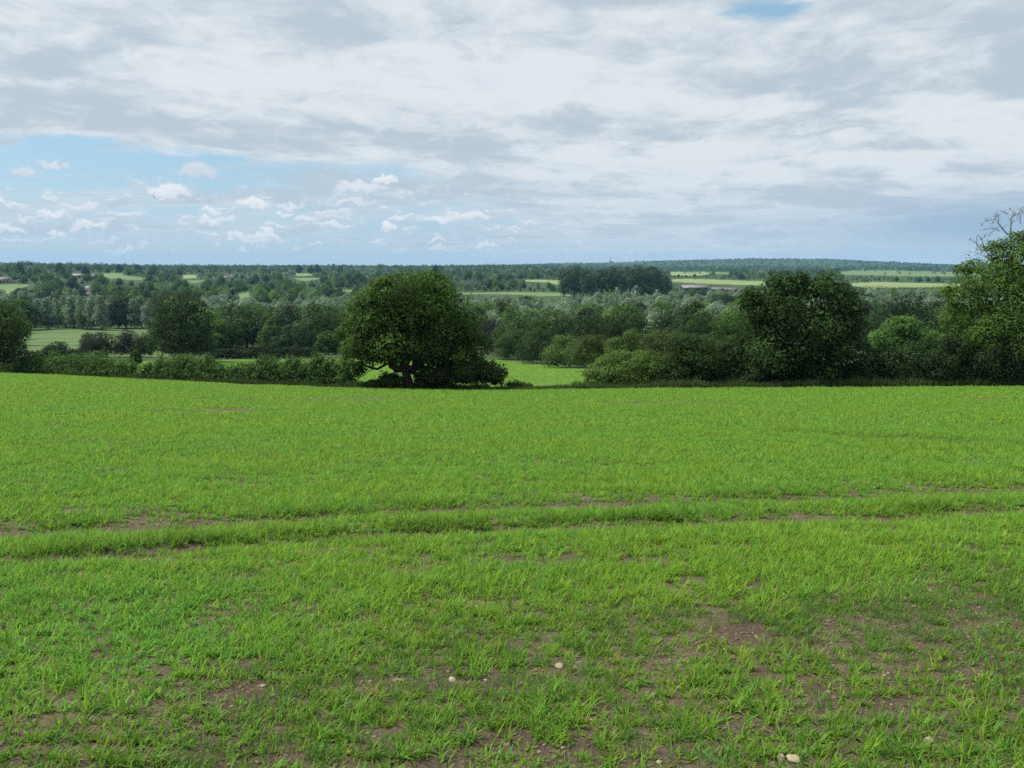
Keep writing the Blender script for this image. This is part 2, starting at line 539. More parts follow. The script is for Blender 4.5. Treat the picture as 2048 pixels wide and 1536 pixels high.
LOWER_END = hit(960, 717)[1]
fid[(fc[:, 1] < ed)] = 1
lf_far = np.interp(fc[:, 0] / fy_safe, [-0.6, -0.36, -0.04, 0.10, 0.2], [190, 215, LOWER_END, hit(1172, 739)[1], 112])
fid[(fc[:, 1] >= ed + 3) & (fc[:, 1] < lf_far) & (fc[:, 0] / fy_safe < 0.2)] = 2
for k, (nm, mt, pts, d0, d1) in enumerate(FIELDS):
    fid[in_poly(fu, fv, pts) & (fc[:, 1] > d0) & (fc[:, 1] < d1)] = 3 + k


def cut(name, k, mat):
    q = quads[fid == k]
    if not len(q): return
    used, inv = np.unique(q, return_inverse=True)
    o = obj(name, build_mesh(name, V_[used], inv.reshape(-1, 4), mat, smooth_shade=True))
    o['kind'] = 'structure'
    return o


cut("terrain", 0, M_LAND)
cut("crop_field", 1, M_SOIL)
cut("lower_field", 2, M_LOWER)
for k, (nm, mt, *_r) in enumerate(FIELDS): cut(nm, 3 + k, mt)


# ------------------------------------------------------------------ leaves, trunks
def leaf_cloud(lobes, n, size, r, rc=0.5, per=9, inner=0.16, ragged=0.28, up=0.3, low=-0.75, tint=0.35, sub=0.36, submax=1.5):
    """Leaf-sized faces on billows that swell out of a crown made of overlapping lobes (x,y,z,rx,ry,rz), with gaps between the billows."""
    L = np.array(lobes, float)
    c, rad = L[:, :3], L[:, 3:6]
    w = (rad[:, 0] * rad[:, 2] + rad[:, 0] * rad[:, 1] + rad[:, 1] * rad[:, 2])
    srad = np.minimum(rad.mean(1) * sub, submax)
    cnt = np.clip((w / srad**2 * 1.35), 6, 400); m = int(cnt.sum() * 1.7)
    k = r.choice(len(L), m, p=cnt / cnt.sum())
    d = unit(r.normal(size=(m, 3)))
    d[:, 2] = np.where(d[:, 2] < low, -d[:, 2], d[:, 2])
    f = 0.80 + ragged * (r.random(m) - 0.55)
    p = c[k] + rad[k] * d * f[:, None]
    q = (p[:, None, :] - c[None]) / rad[None]
    ins = (q**2).sum(-1); ins[np.arange(m), k] = 9
    keep = (ins.min(1) > 0.6) | (r.random(m) < 0.10)
    p, d, k = p[keep], d[keep], k[keep]
    sr = srad[k] * r.uniform(0.6, 1.35, len(p))
    st = r.normal(0, tint * 0.5, len(p))
    nl = int(n * (1 - inner))
    j = r.choice(len(p), nl, p=sr**2 / (sr**2).sum())
    d2 = unit(r.normal(size=(nl, 3)) + d[j] * 0.75 + np.array([0, 0, 0.35]))
    rr = 0.62 + 0.5 * r.random(nl)
    stray = r.random(nl) < 0.04
    rr[stray] *= 1.25
    pos = p[j] + d2 * (sr[j] * rr)[:, None] * np.array([1.0, 1.0, 0.78]) + r.normal(size=(nl, 3)) * size * 0.25
    nrm = unit(d2 * 0.9 + np.array([0, 0, up]) + r.normal(size=(nl, 3)) * 0.30)
    tn = 1 + st[j] + r.normal(0, tint * 0.22, nl)
    ni = n - nl
    if ni > 4:
        ki = r.choice(len(L), ni, p=w / w.sum())
        di = unit(r.normal(size=(ni, 3)))
        pi_ = c[ki] + rad[ki] * di * (0.75 * r.random(ni)[:, None]**0.5)
        pos = np.concatenate([pos, pi_]); nrm = np.concatenate([nrm, unit(r.normal(size=(ni, 3)) + di)]); tn = np.concatenate([tn, np.full(ni, 0.9)])
    sz = np.full(len(pos), 1.0); sz[nl:] = 1.5
    return cards(pos, nrm, size * sz, tn, r)


def cards(pos, nrm, size, tn, r, aspect=0.62):
    n = len(pos)
    t = unit(np.cross(nrm, unit(r.normal(size=(n, 3)))))
    b = np.cross(nrm, t)
    s = (np.broadcast_to(np.asarray(size, float), (n,)) * np.clip(np.exp(r.normal(-0.08, 0.36, n)), 0.4, 2.0))[:, None]
    v = np.stack([pos - t * s * 0.5, pos - b * s * 0.5 * aspect + nrm * s * 0.08, pos + t * s * 0.5, pos + b * s * 0.5 * aspect + nrm * s * 0.08], 1).reshape(-1, 3)
    fcs = np.arange(4 * n).reshape(-1, 4)
    tn = np.clip(tn, 0.35, 2.0)
    yel = np.clip(r.normal(0, 0.07, n), -0.2, 0.2)
    colr = np.stack([tn * (1 + yel), tn, tn * (1 - yel)], 1)
    return v, fcs, colr


def tube(pts, radii, sides=7):
    pts = np.array(pts, float); radii = np.array(radii, float)
    tg = unit(np.gradient(pts, axis=0))
    ref = np.where(np.abs(tg[:, 2:3]) > 0.9, np.array([[1.0, 0, 0]]), np.array([[0, 0, 1.0]]))
    a = unit(np.cross(tg, ref)); b = np.cross(tg, a)
    th = np.linspace(0, 2 * np.pi, sides, endpoint=False)
    ring = pts[:, None] + radii[:, None, None] * (np.cos(th)[None, :, None] * a[:, None] + np.sin(th)[None, :, None] * b[:, None])
    v = ring.reshape(-1, 3); n = len(pts)
    i, j = np.meshgrid(np.arange(n - 1), np.arange(sides), indexing='ij'); jn_ = (j + 1) % sides
    f = np.stack([i * sides + j, i * sides + jn_, (i + 1) * sides + jn_, (i + 1) * sides + j], -1).reshape(-1, 4)
    return v, f


def join(parts):
    vs, fs, o = [], [], 0
    for v, f in parts: vs.append(v); fs.append(f + o); o += len(v)
    return np.concatenate(vs), np.concatenate(fs)


def limb(p0, p1, r0, r1, r, wob=0.12, n=6, sag=0.0):
    t = np.linspace(0, 1, n)[:, None]
    p0, p1 = np.array(p0, float), np.array(p1, float)
    L = np.linalg.norm(p1 - p0)
    pts = p0 + (p1 - p0) * t + r.normal(size=(n, 3)) * wob * L * 0.35 * np.sin(t * np.pi) + np.array([0, 0, 1]) * (sag * L * np.sin(t * np.pi))
    return pts, np.linspace(r0, r1, n)


def skeleton(lobes, r, h, rad, fork=0.28):
    """A tapered trunk with limbs reaching into the lobes, its foot at the origin."""
    parts = []
    L = np.array(lobes, float)
    top = np.array([L[:, 0].mean() * 0.6, L[:, 1].mean() * 0.6, h * 0.72])
    pts, rr = limb((0, 0, -0.3), top, rad, rad * 0.25, r, 0.08, 9)
    rr[0] *= 1.45; rr[1] *= 1.1
    parts.append(tube(pts, rr, 9))
    for l in L:
        k = min(7, max(2, int(len(pts) * np.clip(l[2] / h * 0.55, fork, 0.8))))
        q, qr = limb(pts[k], l[:3], rr[k] * 0.62, rad * 0.10, r, 0.25, 6, 0.06)
        parts.append(tube(q, qr, 6))
        for _ in range(3):
            e = l[:3] + unit(r.normal(size=3)) * l[3:6] * 0.75
            q2, q2r = limb(q[3], e, qr[3] * 0.55, rad * 0.03, r, 0.25, 5, 0.05)
            parts.append(tube(q2, q2r, 5))
    return join(parts)


def px_lobes(base, lobes, r, depth=0.85):
    """Lobes given where they show (u, v, ru, rv) at the tree's own distance, as metres round its foot."""
    out = []
    for l in lobes:
        u, v, ru, rv = l[:4]
        s = base[1] / F_PX * 1.01
        x = (u - 1024) / F_PX * base[1] / (CP + (768 - v) / F_PX * SP) * 1.0
        x = (u - 1024) * base[1] / F_PX / (CP + (768 - v) / F_PX * SP)
        z = float(height_at(base[1], v))
        dyy = l[4] * s if len(l) > 4 else r.uniform(-0.35, 0.35) * ru * s
        out.append((x - base[0], dyy, z - base[2], ru * s, max(ru * depth, rv * 0.8) * s, rv * s))
    return out


def px_tree(name, u, d, lobes, color, n, size, label, cat='tree', group=None, rad=0.35, seed=1, rc=0.5, skirt=True, **kw):
    kw.setdefault('inner', 0.24)
    r = np.random.default_rng(seed)
    base = spot_at(u, d)
    L = px_lobes(base, lobes, r)
    h = max(l[2] + l[5] for l in L)
    t = empty(name, base, label, cat, group)
    v, f, c = leaf_cloud(L, n, size, r, rc=rc, **kw)
    obj("crown", build_mesh("crown", v, f, M_LEAF, c), t, color=color)
    v, f = skeleton(L, r, h, rad)
    obj("trunk", build_mesh("trunk", v, f, M_BARK, smooth_shade=True), t)
    return t


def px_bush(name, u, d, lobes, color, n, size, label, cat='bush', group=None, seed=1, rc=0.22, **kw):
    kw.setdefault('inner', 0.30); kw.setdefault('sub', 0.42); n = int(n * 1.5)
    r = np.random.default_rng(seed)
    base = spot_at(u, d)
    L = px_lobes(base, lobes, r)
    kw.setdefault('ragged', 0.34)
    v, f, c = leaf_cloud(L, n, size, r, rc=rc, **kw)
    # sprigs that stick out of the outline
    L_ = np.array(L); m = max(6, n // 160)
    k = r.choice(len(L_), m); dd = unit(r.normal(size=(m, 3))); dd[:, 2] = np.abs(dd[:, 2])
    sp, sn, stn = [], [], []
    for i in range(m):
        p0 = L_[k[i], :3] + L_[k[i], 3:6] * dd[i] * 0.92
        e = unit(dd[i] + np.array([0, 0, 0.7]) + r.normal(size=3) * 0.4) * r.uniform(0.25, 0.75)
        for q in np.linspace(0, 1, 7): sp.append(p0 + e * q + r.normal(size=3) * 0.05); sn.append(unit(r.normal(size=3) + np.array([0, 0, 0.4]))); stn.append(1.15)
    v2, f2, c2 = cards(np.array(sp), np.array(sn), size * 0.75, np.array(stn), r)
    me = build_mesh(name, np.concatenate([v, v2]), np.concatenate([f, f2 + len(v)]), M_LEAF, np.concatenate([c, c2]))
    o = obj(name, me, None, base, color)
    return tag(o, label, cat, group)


OAK, DARK, MID, LIGHT, BRIGHT, SILVER, PURPLE = ((0.056, 0.106, 0.020), (0.038, 0.066, 0.016), (0.068, 0.128, 0.026), (0.10, 0.18, 0.04), (0.10, 0.19, 0.03),
                                                (0.195, 0.265, 0.172), (0.038, 0.05, 0.034))
STAMP = []          # what hides what lies behind: (u0, v0, u1, v1)

# ------------------------------------------------------------------ hedge along the foot of the field, with its trees
px_tree("oak_tree", 815, 82, [(820, 606, 86, 50), (762, 640, 55, 50), (880, 632, 58, 52), (735, 690, 48, 45), (800, 672, 85, 50), (895, 690, 65, 52), (935, 690, 32, 42, 10), (715, 700, 28, 28),
                              (905, 738, 52, 34, 15), (945, 742, 30, 34, 8), (740, 710, 36, 18, 6), (800, 712, 40, 14, -10), (862, 716, 36, 16, -8), (715, 742, 14, 18, 5), (770, 590, 45, 30), (868, 590, 40, 34), (760, 712, 45, 16), (845, 708, 50, 22), (725, 655, 34, 38)],
        OAK, 38000, 0.29, "broad dark oak with a domed crown standing in the gap of the field hedge", rad=0.55, seed=3, low=-0.6, sub=0.46, submax=2.0, ragged=0.42, tint=0.55)
px_tree("hawthorn_tree", 1610, 80, [(1560, 588, 42, 36), (1645, 580, 58, 34), (1525, 640, 48, 46), (1610, 640, 80, 50), (1685, 650, 44, 52), (1560, 700, 85, 48), (1660, 712, 72, 50), (1500, 600, 26, 22),
                                    (1600, 562, 20, 16), (1700, 610, 26, 30), (1590, 740, 100, 30)],
        (0.036, 0.070, 0.018), 30000, 0.28, "very dark ragged tree whose twin tops rise over the hills, in the scrub hedge", rad=0.4, seed=5, sub=0.42, submax=1.7, ragged=0.5, tint=0.5)
px_tree("ash_tree", 2015, 78, [(2018, 516, 50, 28), (1962, 540, 36, 17), (2080, 492, 38, 38), (1928, 540, 16, 8), (1992, 494, 20, 10), (2040, 478, 20, 12), (1902, 585, 14, 12), (1945, 600, 48, 48), (2020, 590, 72, 58), (1925, 655, 36, 44), (2000, 670, 90, 56), (2080, 600, 70, 100), (2030, 545, 60, 30)],
        (0.085, 0.155, 0.028), 40000, 0.20, "tall bright green ash at the edge of the picture below bare dead branches", rad=0.34, seed=8, ragged=0.55, inner=0.12)
px_tree("field_maple", -8, 121, [(-10, 650, 55, 40), (20, 670, 34, 45), (-30, 690, 60, 45), (15, 710, 36, 26)],
        DARK, 9000, 0.3, "dark round tree half cut off by the edge of the picture, over the clipped hedge", 'tree', rad=0.3, seed=9)
px_tree("field_oak", 362, 200, [(355, 620, 42, 32), (330, 648, 30, 34), (398, 642, 34, 38), (362, 672, 62, 32), (400, 680, 30, 24), (385, 612, 25, 20), (362, 700, 62, 14), (332, 688, 36, 22), (400, 694, 36, 18), (318, 668, 18, 18), (415, 660, 16, 22)],
        (0.042, 0.068, 0.024), 15000, 0.42, "dark olive oak standing alone by the hollow meadow", rad=0.5, seed=12, rc=0.6)
STAMP += [(700, 560, 960, 775), (1490, 550, 1735, 770), (1900, 520, 2048, 770), (0, 615, 48, 740), (300, 592, 428, 705)]


def edge_d(u): return float(np.interp((u - 1024) / F_PX / 0.99, EDGE_A, EDGE_D))


def hedge_px(u0, u1, tops, off, color, n, size, label, name="field_hedge", foot=None, group=None, seed=1, step=13, cat='hedge', d0=None, d1=None, jag=13, **kw):
    """A hedge between two columns, top outline given by (u, v) points, rooted just below the field edge."""
    kw.setdefault('inner', 0.28); kw.setdefault('tint', 0.55); n = int(n * 1.4)
    r = np.random.default_rng(seed)
    us = np.arange(u0, u1 + 1, step)
    tu, tv = zip(*tops)
    um = 0.5 * (u0 + u1)
    dm = edge_d(um) + off if d0 is None else 0.5 * (d0 + d1)
    base = spot_at(um, dm)
    L = []
    for u in us:
        d = edge_d(u) + off if d0 is None else d0 + (d1 - d0) * (u - u0) / (u1 - u0)
        b = spot_at(u, d)
        top = float(height_at(d, np.interp(u, tu, tv) + r.uniform(-jag * 0.3, jag)))
        h = max(top - b[2], 0.5); s = d / F_PX
        L.append((b[0] - base[0], b[1] - base[1] + r.uniform(-0.3, 0.3), b[2] - base[2] + h * 0.55, step * s * 1.15, max(0.9, 0.42 * h), h * 0.45))
        L.append((b[0] - base[0], b[1] - base[1] - 0.3, b[2] - base[2] + h * 0.26, step * s * 1.2, max(1.0, 0.42 * h), h * 0.28))
    kw.setdefault('ragged', 0.36)
    v, f, c = leaf_cloud(L, n, size, r, rc=0.2 if size < 0.3 else 0.4, **kw)
    L_ = np.array(L[::2]); m = n // 140
    k = r.choice(len(L_), m)
    sp, sn = [], []
    for i in range(m):
        p0 = L_[k[i], :3] + L_[k[i], 3:6] * np.array([r.uniform(-1, 1), r.uniform(-.6, .6), 0.85])
        e = unit(np.array([r.normal() * 0.4, r.normal() * 0.3, 1.0])) * r.uniform(0.3, 1.0) * h * 0.3
        for q in np.linspace(0, 1, 7): sp.append(p0 + e * q + r.normal(size=3) * 0.05); sn.append(unit(r.normal(size=3) + np.array([0, 0, 0.4])))
    v2, f2, c2 = cards(np.array(sp), np.array(sn), size * 0.75, np.full(len(sp), 1.25), r)
    me = build_mesh(name, np.concatenate([v, v2]), np.concatenate([f, f2 + len(v)]), M_LEAF, np.concatenate([c, c2]))
    return tag(obj(name, me, None, base, color), label, cat, group)


HEDGE = (0.064, 0.122, 0.028)
hedge_px(-40, 52, [(-40, 706), (52, 712)], 3, HEDGE, 4500, 0.24, "low hedge end under the dark round tree at the picture's edge", seed=21)
hedge_px(58, 270, [(58, 712), (110, 706), (150, 710), (200, 706), (255, 711), (276, 728)], 3, (0.072, 0.140, 0.032), 10000, 0.24, "clipped hedge of even height ending at a gap, meadow shrubs behind it", seed=22)
hedge_px(286, 468, [(286, 735), (320, 716), (370, 711), (420, 714), (460, 720), (475, 735)], 3, (0.062, 0.116, 0.027), 11000, 0.22, "hedge length with a frayed top directly below the lone olive oak", seed=23)
hedge_px(482, 708, [(478, 728), (500, 722), (536, 700), (560, 714), (620, 716), (660, 712), (695, 716), (712, 730)], 3, (0.060, 0.114, 0.027), 15000, 0.2, "thick dark hedge length running up to the big oak", seed=24)
px_bush("thorn_bush", 975, 80, [(965, 752, 40, 22), (990, 755, 22, 20), (930, 750, 36, 24), (955, 738, 26, 14)], (0.044, 0.07, 0.02), 7000, 0.2, "dark rounded bush at the end of the hedge beside the field gap", group=None, seed=31)
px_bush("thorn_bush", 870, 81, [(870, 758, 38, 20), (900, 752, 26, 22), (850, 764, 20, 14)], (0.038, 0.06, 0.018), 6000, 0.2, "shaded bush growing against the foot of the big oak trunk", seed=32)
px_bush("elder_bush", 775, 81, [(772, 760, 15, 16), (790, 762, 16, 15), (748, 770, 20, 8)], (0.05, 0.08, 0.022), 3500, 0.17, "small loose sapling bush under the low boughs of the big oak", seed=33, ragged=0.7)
px_bush("bramble_mound", 1035, 83, [(1030, 770, 18, 8), (1050, 774, 18, 5)], (0.05, 0.09, 0.025), 1500, 0.15, "low green bramble mound in the gateway gap of the hedge", 'bush', seed=34)
px_bush("field_hawthorn", 1248, 81, [(1245, 742, 62, 28), (1205, 752, 36, 22), (1290, 738, 38, 28), (1240, 725, 42, 16), (1310, 750, 26, 24)], (0.095, 0.16, 0.034), 11000, 0.2, "light green mounded bush at the gap's other side, brighter than the scrub behind", seed=35)
px_bush("blackthorn_bush", 1385, 80, [(1380, 720, 52, 42), (1350, 745, 40, 30), (1420, 740, 40, 34), (1385, 695, 34, 22)], (0.040, 0.076, 0.020), 10000, 0.2, "dark blackthorn bush between the light mounded bush and the tall ragged tree", seed=36)
px_bush("blackthorn_bush", 1465, 80, [(1470, 705, 34, 26), (1450, 740, 40, 32), (1500, 745, 40, 28)], (0.046, 0.078, 0.025), 7000, 0.2, "dark brownish bush leaning on the near side of the tall ragged tree", seed=37)
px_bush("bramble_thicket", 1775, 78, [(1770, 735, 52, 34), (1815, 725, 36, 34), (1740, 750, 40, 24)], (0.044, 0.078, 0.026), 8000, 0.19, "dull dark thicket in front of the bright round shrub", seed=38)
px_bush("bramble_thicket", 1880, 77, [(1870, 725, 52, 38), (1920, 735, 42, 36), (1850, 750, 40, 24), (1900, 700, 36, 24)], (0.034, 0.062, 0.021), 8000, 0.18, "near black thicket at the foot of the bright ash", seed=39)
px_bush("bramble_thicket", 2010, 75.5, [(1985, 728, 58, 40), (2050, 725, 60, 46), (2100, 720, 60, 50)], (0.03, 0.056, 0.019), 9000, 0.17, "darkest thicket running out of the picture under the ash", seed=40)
px_bush("round_shrub", 1812, 112, [(1812, 672, 46, 28), (1780, 690, 34, 28), (1850, 690, 34, 26), (1815, 650, 26, 12)], (0.09, 0.175, 0.04), 9000, 0.24, "bright green round shrub seen over the dull thicket", seed=41)
px_tree("dark_maple", 1820, 235, [(1815, 615, 40, 26), (1790, 632, 36, 24), (1845, 630, 30, 24), (1820, 650, 60, 24)], (0.03, 0.048, 0.022), 5000, 0.5, "dark domed tree behind the bright round shrub", seed=42, rc=0.6)
STAMP += [(1170, 710, 1440, 775), (1440, 690, 2048, 772), (60, 708, 270, 742), (286, 714, 710, 770), (925, 730, 1005, 775), (1770, 645, 1880, 720)]

hedge_px(1440, 2070, [(1440, 738), (1560, 730), (1700, 734), (1850, 728), (2070, 730)], 6, (0.036, 0.054, 0.02), 16000, 0.24, "low dark scrub hedge running behind the ragged tree and the dark thickets", "scrub_hedge", seed=25, step=16)
# dead branches above the ash
r_ = np.random.default_rng(77)
base = spot_at(2028, 82)
dead = empty("dead_tree", base, "bare grey dead treetop with forked branches against the sky above the ash", "dead tree")


def px_pt(u, v, d, dyo=0.0):
    return np.array([(u - 1024) * d / F_PX / (CP + (768 - v) / F_PX * SP) - base[0], d - base[1] + dyo, float(height_at(d, v)) - base[2]])


SEGS = [[(2030, 700), (2026, 560), (2019, 470), (2021, 440), (2026, 424)], [(2019, 470), (2005, 450), (1990, 438), (1972, 443)], [(2021, 440), (2036, 432), (2050, 420)], [(2019, 470), (2004, 448), (2007, 432), (1999, 429)],
        [(2012, 461), (1996, 455), (1985, 458), (1971, 460)], [(1996, 455), (1984, 466), (1977, 478), (1967, 484)], [(2022, 450), (2032, 440), (2043, 436), (2048, 448)], [(2025, 590), (1990, 520), (1972, 500), (1966, 480), (1957, 468)],
        [(1972, 500), (1960, 488), (1949, 480), (1944, 479)], [(1966, 480), (1976, 474), (1980, 472)], [(1972, 500), (1958, 500), (1954, 485), (1953, 472)], [(1990, 520), (1970, 512), (1955, 505)], [(1985, 510), (1990, 495), (1996, 480)],
        [(2024, 428), (2014, 423)], [(1990, 438), (1980, 441), (1974, 452)], [(1996, 441), (1997, 431)], [(1988, 448), (1994, 436), (1992, 432)]]
prt, twg = [], []
for i, s in enumerate(SEGS):
    pts = np.array([px_pt(u, v, 82, r_.uniform(-0.3, 0.3) + (0.2 * i % 1.0)) for u, v in s])
    r0 = 0.13 if i == 0 else (0.075 if i == 7 else 0.036)
    (prt if i in (0, 7) else twg).append(tube(pts, np.linspace(r0, 0.02, len(pts)), 6))
    for _ in range(7 if i else 0):
        k = r_.integers(1, len(pts)); p = pts[k - 1] + (pts[k] - pts[k - 1]) * r_.random()
        e = p + unit(np.array([r_.normal(-0.3), r_.normal() * 0.6, abs(r_.normal()) + 0.25])) * r_.uniform(0.25, 0.7)
        q, qr = limb(p, e, 0.018, 0.010, r_, 0.25, 4); twg[-1] = join([twg[-1], tube(q, qr, 4)]) if i != 7 else twg[-1]
v, f = join(prt); obj("trunk", build_mesh("trunk", v, f, M_DEAD, smooth_shade=True), dead)
for g_ in twg:
    v, f = g_; obj("branch", build_mesh("branch", v, f, M_DEAD, smooth_shade=True), dead)
# its few withered leaves
pp = np.concatenate([np.array([px_pt(u, v, 82) for u, v in zip(r_.uniform(u0, u1, k), r_.uniform(v0, v1, k))]) + r_.normal(size=(k, 3)) * np.array([0, .8, 0])
                     for u0, u1, v0, v1, k in ((2030, 2060, 414, 436, 130), (1945, 2000, 500, 528, 150), (1915, 1950, 505, 530, 60), (1990, 2040, 480, 505, 60))])
v, f, c = cards(pp, unit(r_.normal(size=pp.shape)), 0.16, np.ones(len(pp)), r_)
obj("withered_leaves", build_mesh("withered_leaves", v, f, M_LEAF, c), dead, color=(0.22, 0.19, 0.14))

# ------------------------------------------------------------------ bushes along the second field and the trees behind
LINE = [(1030, 660, 719, 38), (1080, 662, 722, 42), (1135, 672, 728, 44), (1195, 668, 734, 46), (1262, 662, 736, 46), (1335, 658, 742, 50), (1405, 668, 748, 46)]
LL = ["ivy hung bush at the distant corner of the bright lower field", "dark tall bush beside the distant corner of the lower field", "pale topped bush midway along the lower field's edge", "brown green bush midway along the lower field, next to the pale topped one",
      "tall bush showing straight above the light mounded bush", "reddish topped bush above the dark blackthorn", "dim bush squeezed between the reddish topped bush and the tall ragged tree"]
LC = [(0.054, 0.09, 0.026), (0.042, 0.07, 0.022), (0.085, 0.14, 0.036), (0.065, 0.095, 0.026), (0.085, 0.135, 0.034), (0.074, 0.108, 0.032), (0.055, 0.08, 0.026)]
for i, (u, vt, vb, w) in enumerate(LINE):
    d = [215, 190, 165, 140, 124, 112, 102][i]
    px_bush("hedgerow_bush", u, d, [(u, vt + 26, w * 0.8, 22), (u - w * 0.5, vt + 42, w * 0.6, 26), (u + w * 0.5, vt + 42, w * 0.6, 26), (u, vb - 18, w * 1.1, 24)], LC[i], 6500, 0.30 if d > 150 else 0.24, LL[i], 'bush', None, 50 + i, rc=0.3)
BACK = [(985, 640, 290, 36, PURPLE, "almost black low tree where the lower field ends beside the oak"), (1035, 612, 275, 46, MID, "mid green tree behind the distant corner of the lower field"),
        (1110, 622, 270, 48, OAK, "olive tree behind the pale topped bush"), (1180, 632, 255, 50, DARK, "dark spreading tree behind the brown green bush"),
        (1250, 616, 270, 46, DARK, "dark upright tree directly below the silvery willow belt's middle"), (1338, 606, 280, 50, (0.045, 0.085, 0.024), "lighter crowned tree between two dark ones behind the reddish bush"),
        (1395, 626, 250, 46, DARK, "dark low tree behind the dim bush"), (1450, 630, 240, 44, OAK, "olive tree half hidden by the tall ragged tree"),
        (450, 645, 290, 40, DARK, "dark tree just beside the lone olive oak"), (505, 606, 320, 52, MID, "large mid green tree rising over the hedge between olive oak and big oak"), (548, 655, 285, 36, DARK, "small dark tree under the large mid green one"),
        (585, 650, 275, 36, (0.05, 0.085, 0.035), "pale round tree among dark ones near the lower field's top hedge"), (628, 640, 300, 40, DARK, "dark tree wedged between the pale round tree and the big oak"),
        (672, 618, 280, 52, DARK, "large dark domed tree just beside the big oak's crown"), (652, 664, 255, 26, OAK, "small olive tree at the foot of the dark domed tree"), (705, 605, 330, 46, MID, "mid green tree peeping out behind the big oak's shoulder"),
        (1745, 640, 300, 44, MID, "soft green tree beside the ragged tree's outer edge"), (1890, 628, 260, 46, OAK, "olive tree between the dark domed tree and the ash")]
for i, (u, vt, d, w, c, lab) in enumerate(BACK):
    vb = project(*spot_at(u, d))[1]
    hh = vb - vt
    r = np.random.default_rng(90 + i)
    lob = [(u + r.uniform(-5, 5), vt + hh * 0.28, w * 0.72, hh * 0.28)]
    for k in range(5): lob.append((u + r.uniform(-0.75, 0.75) * w, vt + hh * r.uniform(0.38, 0.7), w * r.uniform(0.4, 0.62), hh * r.uniform(0.18, 0.28)))
    lob.append((u, vb - hh * 0.2, w * 0.9, hh * 0.2))
    px_tree("woodland_tree", u, d, lob, c, 5500, 0.48, lab, 'tree', None, 0.35, 120 + i, rc=0.55)
    STAMP.append((u - w * 0.8, vt + 6, u + w * 0.8, vb))
# low hedges and shrubs round the meadow
hedge_px(52, 205, [(52, 703), (205, 701)], 0, (0.03, 0.05, 0.02), 4000, 0.35, "trimmed dark hedge across the foot of the hollow meadow", "meadow_hedge", d0=178, d1=186, seed=61, jag=2)
hedge_px(430, 625, [(430, 697), (520, 694), (625, 696)], 0, (0.033, 0.053, 0.022), 6000, 0.36, "long wavy hedge along the top of the lower field beside the lone oak", "meadow_hedge", d0=218, d1=226, seed=62, jag=5)
for i, (u, v0, d, w, c, lab) in enumerate([(205, 668, 230, 32, (0.04, 0.055, 0.032), "broad dull shrub in the hollow meadow"), (178, 668, 240, 16, (0.05, 0.08, 0.04), "narrow pale shrub touching the broad dull one"),
                                            (255, 661, 235, 18, PURPLE, "nearly black round shrub in the meadow's middle"), (290, 669, 232, 20, DARK, "dark shrub between the black round shrub and the olive oak"),
                                            (112, 686, 215, 26, (0.045, 0.07, 0.03), "low green shrub above the trimmed meadow hedge"), (272, 702, 180, 8, DARK, "tiny shrub alone on the grass below the meadow")]):
    vb = project(*spot_at(u, d))[1]; hh = max(vb - v0, 8)
    px_bush("meadow_shrub", u, d, [(u, v0 + hh * 0.4, w * 0.9, hh * 0.4), (u - w * 0.55, vb - hh * 0.33, w * 0.7, hh * 0.33), (u + w * 0.55, vb - hh * 0.33, w * 0.7, hh * 0.33)], c, 2800, 0.35, lab, 'shrub', None, 70 + i, rc=0.3)


# ------------------------------------------------------------------ kinds of tree to repeat
def make_kind(lobes, n, size, seed, rad, h, **kw):
    r = np.random.default_rng(seed)
    v, f, c = leaf_cloud(lobes, n, size, r, rc=size * 0.9, **kw)
    crown = build_mesh("crown", v, f, M_LEAF, c)
    tv, tf = skeleton(lobes, r, h, rad)
    trunk = build_mesh("trunk", tv, tf, M_BARK, smooth_shade=True)
    whole = build_mesh("tree", np.concatenate([v, tv]), [f, tf + len(v)], [M_LEAF, M_BARK], np.concatenate([c, np.ones((len(tf), 3)) * 0.5]),
                       np.concatenate([np.zeros(len(f)), np.ones(len(tf))]))
    return dict(crown=crown, trunk=trunk, whole=whole, raw=(v, f, c))


def dome(r, h, w, n=6, low=0.22):
    L = [(0, 0, h * 0.74, w * 0.6, w * 0.6, h * 0.25)]
    for k in range(n):
        a = k * 2 * math.pi / n + r.uniform(-.4, .4)
        rr = r.uniform(0.35, 0.6) * w
        L.append((math.cos(a) * rr, math.sin(a) * rr, h * r.uniform(0.36, 0.62), w * r.uniform(0.4, 0.55), w * r.uniform(0.4, 0.55), h * r.uniform(0.18, 0.26)))
    L.append((0, 0, h * (low + 0.1), w * 0.8, w * 0.8, h * low))
    return L


def spire(r, h, w):
    return [(r.uniform(-.15, .15) * w, r.uniform(-.15, .15) * w, h * t, w * s, w * s, h * 0.16) for t, s in ((0.2, 0.75), (0.36, 0.95), (0.52, 0.9), (0.68, 0.72), (0.83, 0.48))]


kr = np.random.default_rng(5)
ROUND = [make_kind(dome(kr, 10, 5.2), 3600, 0.55, 201 + i, 0.3, 10) for i in range(4)]          # all kinds 10 m tall, scaled to size
WILLOW = [make_kind(dome(kr, 10, 3.6, 5, 0.26), 3600, 0.40, 221 + i, 0.25, 10, ragged=0.4) for i in range(3)]
POPLAR = [make_kind(spire(kr, 10, 2.1), 3400, 0.34, 241 + i, 0.16, 10, ragged=0.35) for i in range(3)]
BIGPOP = [make_kind([(0, 0, 7.9, 2.6, 2.6, 1.9), (-.8, .3, 6.0, 2.6, 2.6, 2.0), (.9, -.2, 5.6, 2.6, 2.6, 2.1), (0, .2, 3.8, 2.7, 2.7, 1.9), (.2, 0, 2.2, 2.2, 2.2, 1.4)], 4200, 0.34, 261 + i, 0.22, 10) for i in range(2)]


